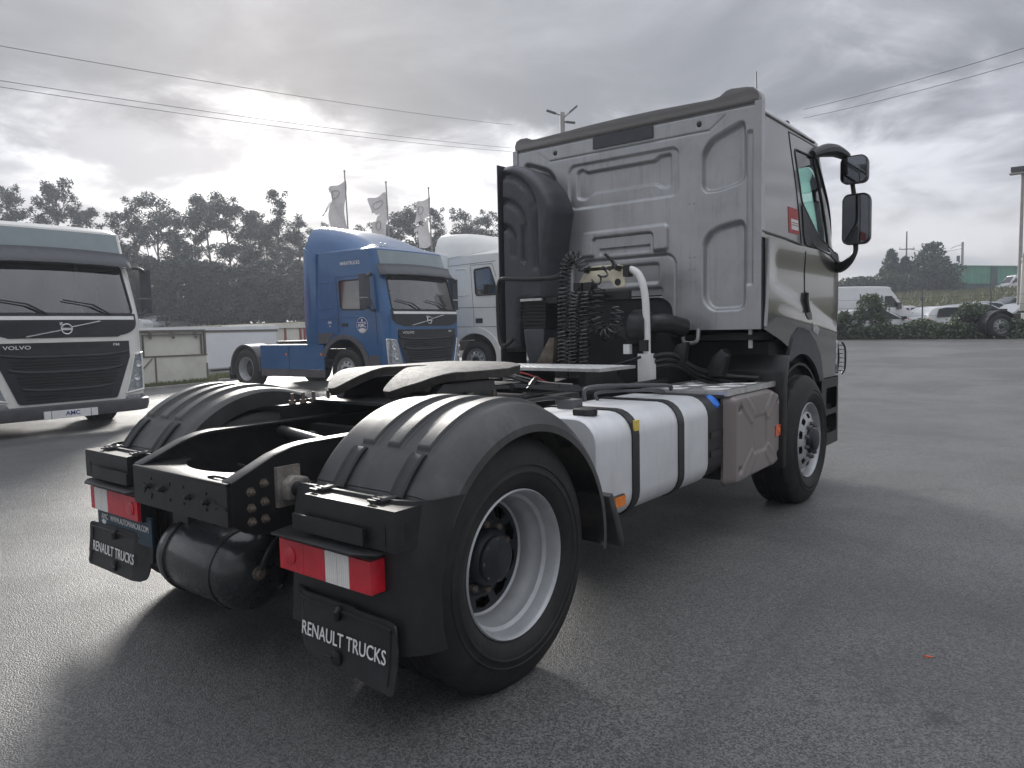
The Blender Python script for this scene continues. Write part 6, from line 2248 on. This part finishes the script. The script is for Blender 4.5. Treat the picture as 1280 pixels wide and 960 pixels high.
def bushy(name, label, group, mat, seed, h, w, base=.4, n=26, per=120, ln=.32, wd=.16, shape='dome', trunk=True, cat='tree'):
    rng = random.Random(seed)
    t = thing(name, label, cat, (0, 0, -50), 0, group)
    clumps = []
    m = MB()
    m.tube([(0, 0, -.2), (rng.uniform(-.1, .1), rng.uniform(-.1, .1), h * .5), (rng.uniform(-.2, .2), rng.uniform(-.2, .2), h * .9)], .05 * w + .03, 7, rf=lambda q: 1 - .8 * q)
    for k in range(n):
        q = (k + rng.random()) / n
        z = base + (h - base) * q
        if shape == 'dome':
            rad = w * sqrt(max(0.02, 1 - (q * .97) ** 2.2)) * (.75 + .25 * min(1, q * 4))
        else:
            rad = w * (1.03 - q) ** (.62 if shape == 'spire' else .95)
        a = k * 2.4 + rng.uniform(-.4, .4)
        rr_ = rad * sqrt(rng.uniform(.1, .9))
        c = Vector((cos(a) * rr_, sin(a) * rr_, z))
        r = rng.uniform(.28, .5) * w * (1 if shape == 'dome' else (1.15 - .7 * q))
        c.z = min(c.z, h - r * .6)
        clumps.append((c, r))
        if k % 3 == 0:
            m.tube([(0, 0, max(.1, z - r)), c], .02 * w, 4)
    m.build('trunk', 'bark', t)
    m = MB()
    cloud(m, clumps, per / (w * w) * 6, ln, wd, rng, .2)
    m.build('crown', mat, t, smooth=0, recalc=False)
    return t


EUC = [eucalyptus(s) for s in (11, 23, 35, 47, 59, 61)]
UND = [bushy('bushy_tree', 'dark dense bushy tree closing the gaps under the eucalyptus row', 'dark bushy trees under the eucalyptus row', 'under', s, 5.6, 2.3, .3, 34, 150, .34, .17) for s in (3, 5, 8)]
bpy.context.view_layer.update()
EP = [(-54.9, 14.5, 11.1), (-55.8, 16.3, 12.1), (-53.6, 17.1, 10.1), (-54.0, 19.0, 12.4), (-53.1, 20.1, 10.7), (-49.1, 20.0, 9.8), (-47.9, 21.1, 10.8), (-51.2, 24.2, 12.2), (-47.5, 23.6, 10.1), (-46.7, 24.4, 11.0), (-49.5, 27.5, 12.0), (-46.1, 27.1, 11.0), (-46.8, 29.1, 10.7), (-44.2, 29.4, 11.6), (-43.6, 31.2, 10.2), (-40.5, 30.8, 9.2), (-40.9, 34.2, 9.7), (-40.5, 36.4, 9.5), (-38.3, 36.3, 10.2), (-38.2, 38.1, 10.9), (-37.0, 39.0, 10.6), (-33.6, 38.2, 10.5), (-34.8, 42.1, 10.7), (-32.8, 42.9, 10.1)]
UP = [(-49.3, 11.8, 5.2), (-50.4, 14.0, 5.4), (-49.6, 15.9, 6.5), (-46.6, 16.7, 5.1), (-44.2, 17.9, 6.8), (-45.8, 20.2, 6.4), (-42.2, 20.9, 6.0), (-41.0, 22.3, 5.8), (-41.0, 24.9, 5.7), (-39.2, 26.5, 4.9), (-36.0, 26.7, 5.1), (-36.2, 29.9, 5.9), (-33.2, 29.9, 5.1), (-32.0, 31.7, 6.9), (-31.7, 35.0, 7.0), (-28.9, 35.3, 6.7), (-28.3, 37.4, 5.0)]
rg = random.Random(17)


def put(protos, i, x, y, ztop, h0, used=set()):
    pr = protos[i % len(protos)]
    z0 = terr(x, y).z
    k = (ztop - z0) / h0
    kx = rg.uniform(1.1, 1.5)
    loc, rz, sc = (x, y, z0), rg.uniform(0, 6.28), (kx, kx, k)
    if pr.name not in used:
        used.add(pr.name)
        pr.location, pr.rotation_euler, pr.scale = loc, (0, 0, rz), sc
    else:
        copy_tree(pr, None, loc, rz, None, sc)


KT = 1.35                                   # the rows stand farther off
EP = [(3.02 + KT * (x - 3.02), -2.26 + KT * (y + 2.26), 1.44 + KT * (z - 1.44)) for x, y, z in EP]
UP = [(3.02 + KT * (x - 3.02), -2.26 + KT * (y + 2.26), 1.44 + KT * (z - 1.44)) for x, y, z in UP]
for i, (x, y, zt_) in enumerate(EP):
    put(EUC, i * 5 + i // 6, x, y, zt_, 11.0)
# a second, farther row seen through the first one
for i, (x, y, zt_) in enumerate(((-74, 10, 13.0), (-76, 13.5, 14.2), (-73, 5, 12.5), (-78, 1, 13.6), (-74, -4, 12.8), (-44.5, 60, 13.2), (-41, 62, 12.4), (-38, 66, 13.5), (-35, 68, 12.6))):
    put(EUC, i + 3, x, y, zt_, 11.0)                # the row goes on past both ends of the view
for i in range(14):
    f = i / 13
    put(EUC, i + 2, -84 + 33 * f + rg.uniform(-2, 2), 27 + 40 * f + rg.uniform(-2, 2), 12.0 + rg.uniform(-1.2, 1.6), 11.0)
for i, (x, y, zt_) in enumerate(UP):
    put(UND, i, x, y, zt_ + .3, 5.6)
for i in range(13):
    f = i / 12
    put(UND, i + 1, -76 + 31 * f + rg.uniform(-1, 1), 22 + 36 * f + rg.uniform(-1, 1), 7.6 + rg.uniform(-2.0, .6), 5.6)

# right: hedge, shrubs, conifers
rg = random.Random(29)
m = MB()
for k in range(17000):
    x = rg.uniform(-9.5, 16)
    y = 32.45 + rg.gauss(0, .28) * (1.0)
    hh = .64 + .10 * sin(x * 1.7) + .08 * sin(x * 4.1 + 1)
    z = HG(x, 32.4) + rg.random() ** .8 * hh
    leaf_quad(m.bm, Vector((x, max(31.75, min(33.2, y)), z)), .16, .09, rg, 0)
hg = thing('hedge', 'low dark green hedge along the far edge of the asphalt at right', 'hedge', (0, 32.4, .6))
m2 = m.build('foliage', 'hedge', hg, smooth=0, recalc=False)
m2.matrix_parent_inverse = Matrix.Translation((0, -32.4, -.6))
m = MB()
for k in range(60):
    x = -9.4 + k * .42
    m.tube([(x, 32.45, HG(x, 32.4) - .1), (x + rg.uniform(-.1, .1), 32.45 + rg.uniform(-.1, .1), HG(x, 32.4) + .6)], .02, 4)
m3 = m.build('stem', 'bark', hg, kind='stuff')
m3.matrix_parent_inverse = Matrix.Translation((0, -32.4, -.6))
s1 = bushy('shrub', 'tall wild shrub growing through the hedge in front of the white van', None, 'hedge', 71, 1.95, .75, .3, 22, 90, .17, .08, cat='shrub')
s1.location = (-4.75, 32.4, .63)
s2 = bushy('shrub', 'spreading pale shrub beside the right parked truck', None, 'hedge', 73, 1.45, .85, .3, 18, 70, .17, .08, cat='shrub')
s2.location = (-1.15, 32.6, .63)
s3 = bushy('shrub', 'small shrub sticking out of the hedge next to the silver truck', None, 'hedge', 77, 1.25, .5, .2, 12, 70, .17, .08, cat='shrub')
s3.location = (-5.9, 32.4, .63)
for nm, lb, sd_, x, y, zt_, w_, shp, n_ in (
        ('conifer_tree', 'largest dark conifer left of the green building', 81, -14.6, 107.0, 11.4, 3.7, 'spire', 54),
        ('conifer_tree', 'pointed conifer left of the largest conifer', 82, -18.8, 104.5, 10.6, 2.3, 'cone', 36),
        ('conifer_tree', 'conifer between the pointed one and the largest one', 83, -17.0, 104.0, 9.6, 1.7, 'cone', 30),
        ('broadleaf_tree', 'low leafy tree at the left end of the group beside the green building', 84, -21.3, 99.0, 6.9, 2.3, 'dome', 26),
        ('broadleaf_tree', 'spreading low tree in front of the conifers', 85, -17.6, 101.0, 7.1, 2.6, 'dome', 28),
        ('broadleaf_tree', 'dark leafy tree between conifers and green building', 86, -13.9, 108.0, 7.4, 2.0, 'dome', 26),
        ('broadleaf_tree', 'small thin tree behind the roof of the green building', 87, -17.0, 132.0, 11.2, 1.2, 'dome', 14),
        ('broadleaf_tree', 'farthest low tree at left, next to the cab of the silver truck', 88, -25.5, 99.0, 6.0, 2.6, 'dome', 24)):
    z0 = terr(x, y).z
    o = bushy(nm, lb, None, 'conif', sd_, zt_ - z0, w_, .4, n_, 120, .5, .26, shp)
    o.location = (x, y, z0)

# ================================================================== poles, flags, fence, building, wires
def flag(label, x, y, ztop, hang, w0, seed, ring):
    t = thing('flagpole', label, 'flag', (x, y, terr(x, y).z))
    zb = terr(x, y).z
    h = ztop - zb
    P = [(0, 0, -.1), (-.02, 0, h * .5), (-.10 * .78, -.10 * .62, h)]
    MB().tube(P, .045, 10, rf=lambda q: 1 - .35 * q).build('pole', 'pole', t)
    MB().lathe([(.05, -.02), (.055, .02), (.03, .06), (.001, .07)], P[-1], 'z', 10).build('finial', 'pole', t)
    rng = random.Random(seed)
    ph = rng.uniform(0, 6)

    def F(a, b):
        top = h - .45
        z = top - hang * 1.1 * b
        drop = .35 * a * (1 - .5 * b)
        wv = w0 * (1 - .15 * sm(b, .3, 1)) * (1 - .18 * (.5 + .5 * sin(7 * b + ph)) * a)
        x_ = -.10 * .78 - wv * a * .80
        y_ = -.10 * .62 - wv * a * .55 + .10 * sin(5 * a + 6 * b + ph)
        return Vector((x_, y_, z - drop + .04 * sin(9 * a + ph)))
    m = MB()
    tear = {0: lambda a, b: (a > .88 and .12 < b < .30), 1: lambda a, b: abs(b - .46) < .10 * sm(a, .35, .75) and a > .35, 2: lambda a, b: (.42 < b < .54 and a > .2 + .2 * sin(40 * b)) or (a > .8 and b > .6)}[ring]
    m.grid(F, 22, 36, skip=tear)
    fl_ = m.build('flag_cloth', 'flag', t, smooth=80)
    if ring == 0:
        for k in range(3):
            MB().tube(spl([F(1, .25 + .05 * k), F(1, .25 + .05 * k) + Vector((-.12, -.08, -.22)), F(1, .3) + Vector((-.3 - .05 * k, -.2, -.6))], 4), .012, 4).build('loose_strip', 'flag', fl_)
    cb, ca = (.20, .52)
    m = MB()
    for q in (0, .48) if ring == 1 else (0,):
        m.tube([F(ca + .23 * cos(a), cb + q + .085 * sin(a)) + Vector((.012, -.016, 0)) for a in lin(0, 2 * pi, 20)[:-1]], .018, 5, True)
    m.build('printed_ring', 'pole', fl_)
    return t


flag('tall flagpole with a torn grey flag trailing loose strips, leftmost of the three', -25.27, 20.79, 9.05, 2.05, .95, 1, 0)
flag('flagpole whose grey flag is ripped almost in two, middle of the three', -24.48, 22.67, 8.68, 2.0, .95, 2, 1)
flag('flagpole with a small upper flag rag and a pale lower piece, rightmost of the three', -23.57, 24.68, 8.55, 2.2, .85, 3, 2)


def light_pole(label, x, y, zb, h, heads, r=.10):
    t = thing('lamp_post', label, 'street lamp', (x, y, zb))
    MB().tube([(0, 0, -.1), (0, 0, h)], r, 12, rf=lambda q: 1 - .3 * q).build('pole', 'pole', t)
    for k, (dx, dy, dz, ln) in enumerate(heads):
        e = Vector((dx, dy, dz)) * ln
        b = Vector((0, 0, h - .12 - .12 * k))
        a = MB().tube([b, b + e * .5], .03, 6).build('lamp_arm', 'pole', t)
        m = MB()
        d = Vector((dx, dy, 0)).normalized()
        q = Matrix.Translation(b + e * .75) @ Matrix.Rotation(math.atan2(d.y, d.x), 4, 'Z') @ Matrix.Rotation(-math.atan2(dz, sqrt(dx * dx + dy * dy)), 4, 'Y')
        m.box(-.20, .20, -.09, .09, -.025, .025, .01, mat=q)
        m.build('lamp_head', 'grey', a)
    return t


light_pole('pole with two tilted floodlights rising behind the cab roof of the silver truck', -14.43, 23.14, .4, 9.75, [(-.78, -.62, .35, .6), (.78, .62, .8, .6), (.7, .5, -.1, .5)], .14)
t = thing('lamp_post', 'tall street lamp with a flat twin head at the right edge of the yard', 'street lamp', (-.05, 39.3, .85))
MB().tube([(0, 0, -.1), (.0, 0, 7.2)], .10, 12, rf=lambda q: 1 - .35 * q).build('pole', 'pole', t)
MB().box(-.45, .9, -.20, .20, 7.28, 7.48, .03).build('lamp_head', 'grey', t)
MB().box(-.50, .3, -.22, .18, 7.16, 7.21, .01).build('lamp_bracket', 'pole', t)
# wooden power poles on the far bank
t = thing('power_pole', 'thin power pole with two cross arms behind the conifers', 'power pole', (-21.3, 127.4, 4.8))
MB().tube([(0, 0, -.2), (0, 0, 10.4)], .16, 8, rf=lambda q: 1 - .4 * q).build('pole', 'wood', t)
for z, w_ in ((7.6, 2.2), (4.9, .9)):
    a = MB().box(-.2 if w_ < 1 else -w_ / 2, w_ / 2 + .1, -.06, .06, z, z + .14, mat=Matrix.Rotation(.6, 4, 'Z')).build('cross_arm', 'wood', t)
    for x in (-w_ / 2 + .1, w_ / 2):
        if w_ > 1:
            MB().cyl((x * cos(.6), x * sin(.6), z + .14), (x * cos(.6), x * sin(.6), z + .40), .06, 8).build('insulator', 'pole', a)
t = thing('power_pole', 'thick power pole with a transformer and a side lamp above the green building', 'power pole', (-15.2, 138.6, 5.2))
MB().tube([(0, 0, -.2), (0, 0, 8.7)], .24, 10, rf=lambda q: 1 - .25 * q).build('pole', 'pole', t)
MB().tube(spl([(0, 0, 8.3), (-.7, -.5, 8.1), (-1.5, -1.1, 7.7)], 4), .05, 6).build('lamp_arm', 'pole', t)
MB().box(-.75, -.30, -.45, -.1, 5.6, 6.5, .04).build('transformer', 'grey', t)
# overhead wires
def wire(lbl, a, b, sag, r):
    P = [Vector(a).lerp(Vector(b), k / 30) - Vector((0, 0, sag * 4 * (k / 30) * (1 - k / 30))) for k in range(31)]
    o = MB().tube(P, r, 5).build('overhead_wire', 'wire', None)
    tag(o, lbl, 'wire', 'overhead wires')


wire('highest overhead wire crossing the sky at left', (-49.9, 5.7, 18.6), (-54.1, 70.0, 26.2), .5, .022)
wire('middle overhead wire at left, upper one of the close pair', (-49.9, 5.6, 16.6), (-54.0, 69.8, 23.4), .5, .020)
wire('lowest overhead wire at left, lower one of the close pair', (-49.9, 5.5, 16.25), (-54.0, 69.8, 22.95), .55, .020)
wire('upper overhead wire running down to the cab roof at right', (3.82, 46.1, 16.2), (-17.2, 63.0, 19.3), .25, .020)
wire('lower overhead wire at right', (3.85, 46.0, 15.4), (-17.2, 62.9, 18.55), .25, .018)
wire('thin distant wire from the power pole to the pole over the green building', (-21.3, 127.4, 12.6), (-15.2, 138.6, 12.9), .6, .03)
# green corrugated building on the bank
dirb = Vector((9.1, 13.8, 0)).normalized()
t = thing('green_building', 'long low green building of corrugated steel on the bank at right', 'building', (-14.2, 113.1, 4.3), math.atan2(dirb.y, dirb.x))
m = MB()
n = 130
A, B = [], []
for k in range(n + 1):
    x = -.5 + 40.5 * k / n
    y = -.10 if k % 4 in (1, 2) else 0
    A.append(m.bm.verts.new((x, y, 1.95)))
    B.append(m.bm.verts.new((x, y, 4.30)))
for k in range(n):
    m.bm.faces.new((A[k], A[k + 1], B[k + 1], B[k]))
m.build('corrugated_wall', 'green', t, smooth=0)
MB().box(-.6, 40.1, -.25, 8, 4.28, 4.42).build('roof', 'green', t)
MB().box(-.4, 40, .12, 8, 0, 4.25).build('core', 'darkteal', t)
MB().box(-.45, 12.5, -.05, .2, -.3, 1.90).build('lower_wall', 'darkteal', t)
MB().box(8.6, 9.8, -.2, .1, 0, 4.35).build('post', 'darkteal', t)
MB().box(12.4, 40, -.04, .2, .4, 1.9).build('lower_wall', 'green', t)
MB().box(9.6, 12.0, -.6, -.3, .2, 1.35).build('gate', 'redpaint', t)
# mesh fence behind the hedge
t = thing('wire_fence', 'wire fence on thin posts behind the hedge at right', 'fence', (0, 33.3, .65))
for x in (-7.9, -5.45, -3.0, -.55, 1.9, 4.4):
    MB().tube([(x, 0, -.2), (x, 0, 1.75), (x - .06, .15, 1.98)], .028, 8).build('post', 'grey', t)
for z in (.5, .95, 1.35, 1.72):
    MB().tube([(-9, 0, z), (8, 0, z)], .006, 4).build('wire', 'wire', t)

# ================================================================== air
mh = bpy.data.materials.new('thin_haze')
mh.use_nodes = True
Th = NT(mh.node_tree)
pv = Th.n('ShaderNodeVolumePrincipled', {'Color': (.77, .82, .92, 1), 'Density': 0.0015, 'Anisotropy': 0.45})
Th.t.links.new(pv.outputs[0], Th.n('ShaderNodeOutputMaterial').inputs[1])
hz = MB().box(-640, 640, -640, 640, -14, 28).build('haze', None, None, kind='stuff', smooth=0)
hz.data.materials.append(mh)
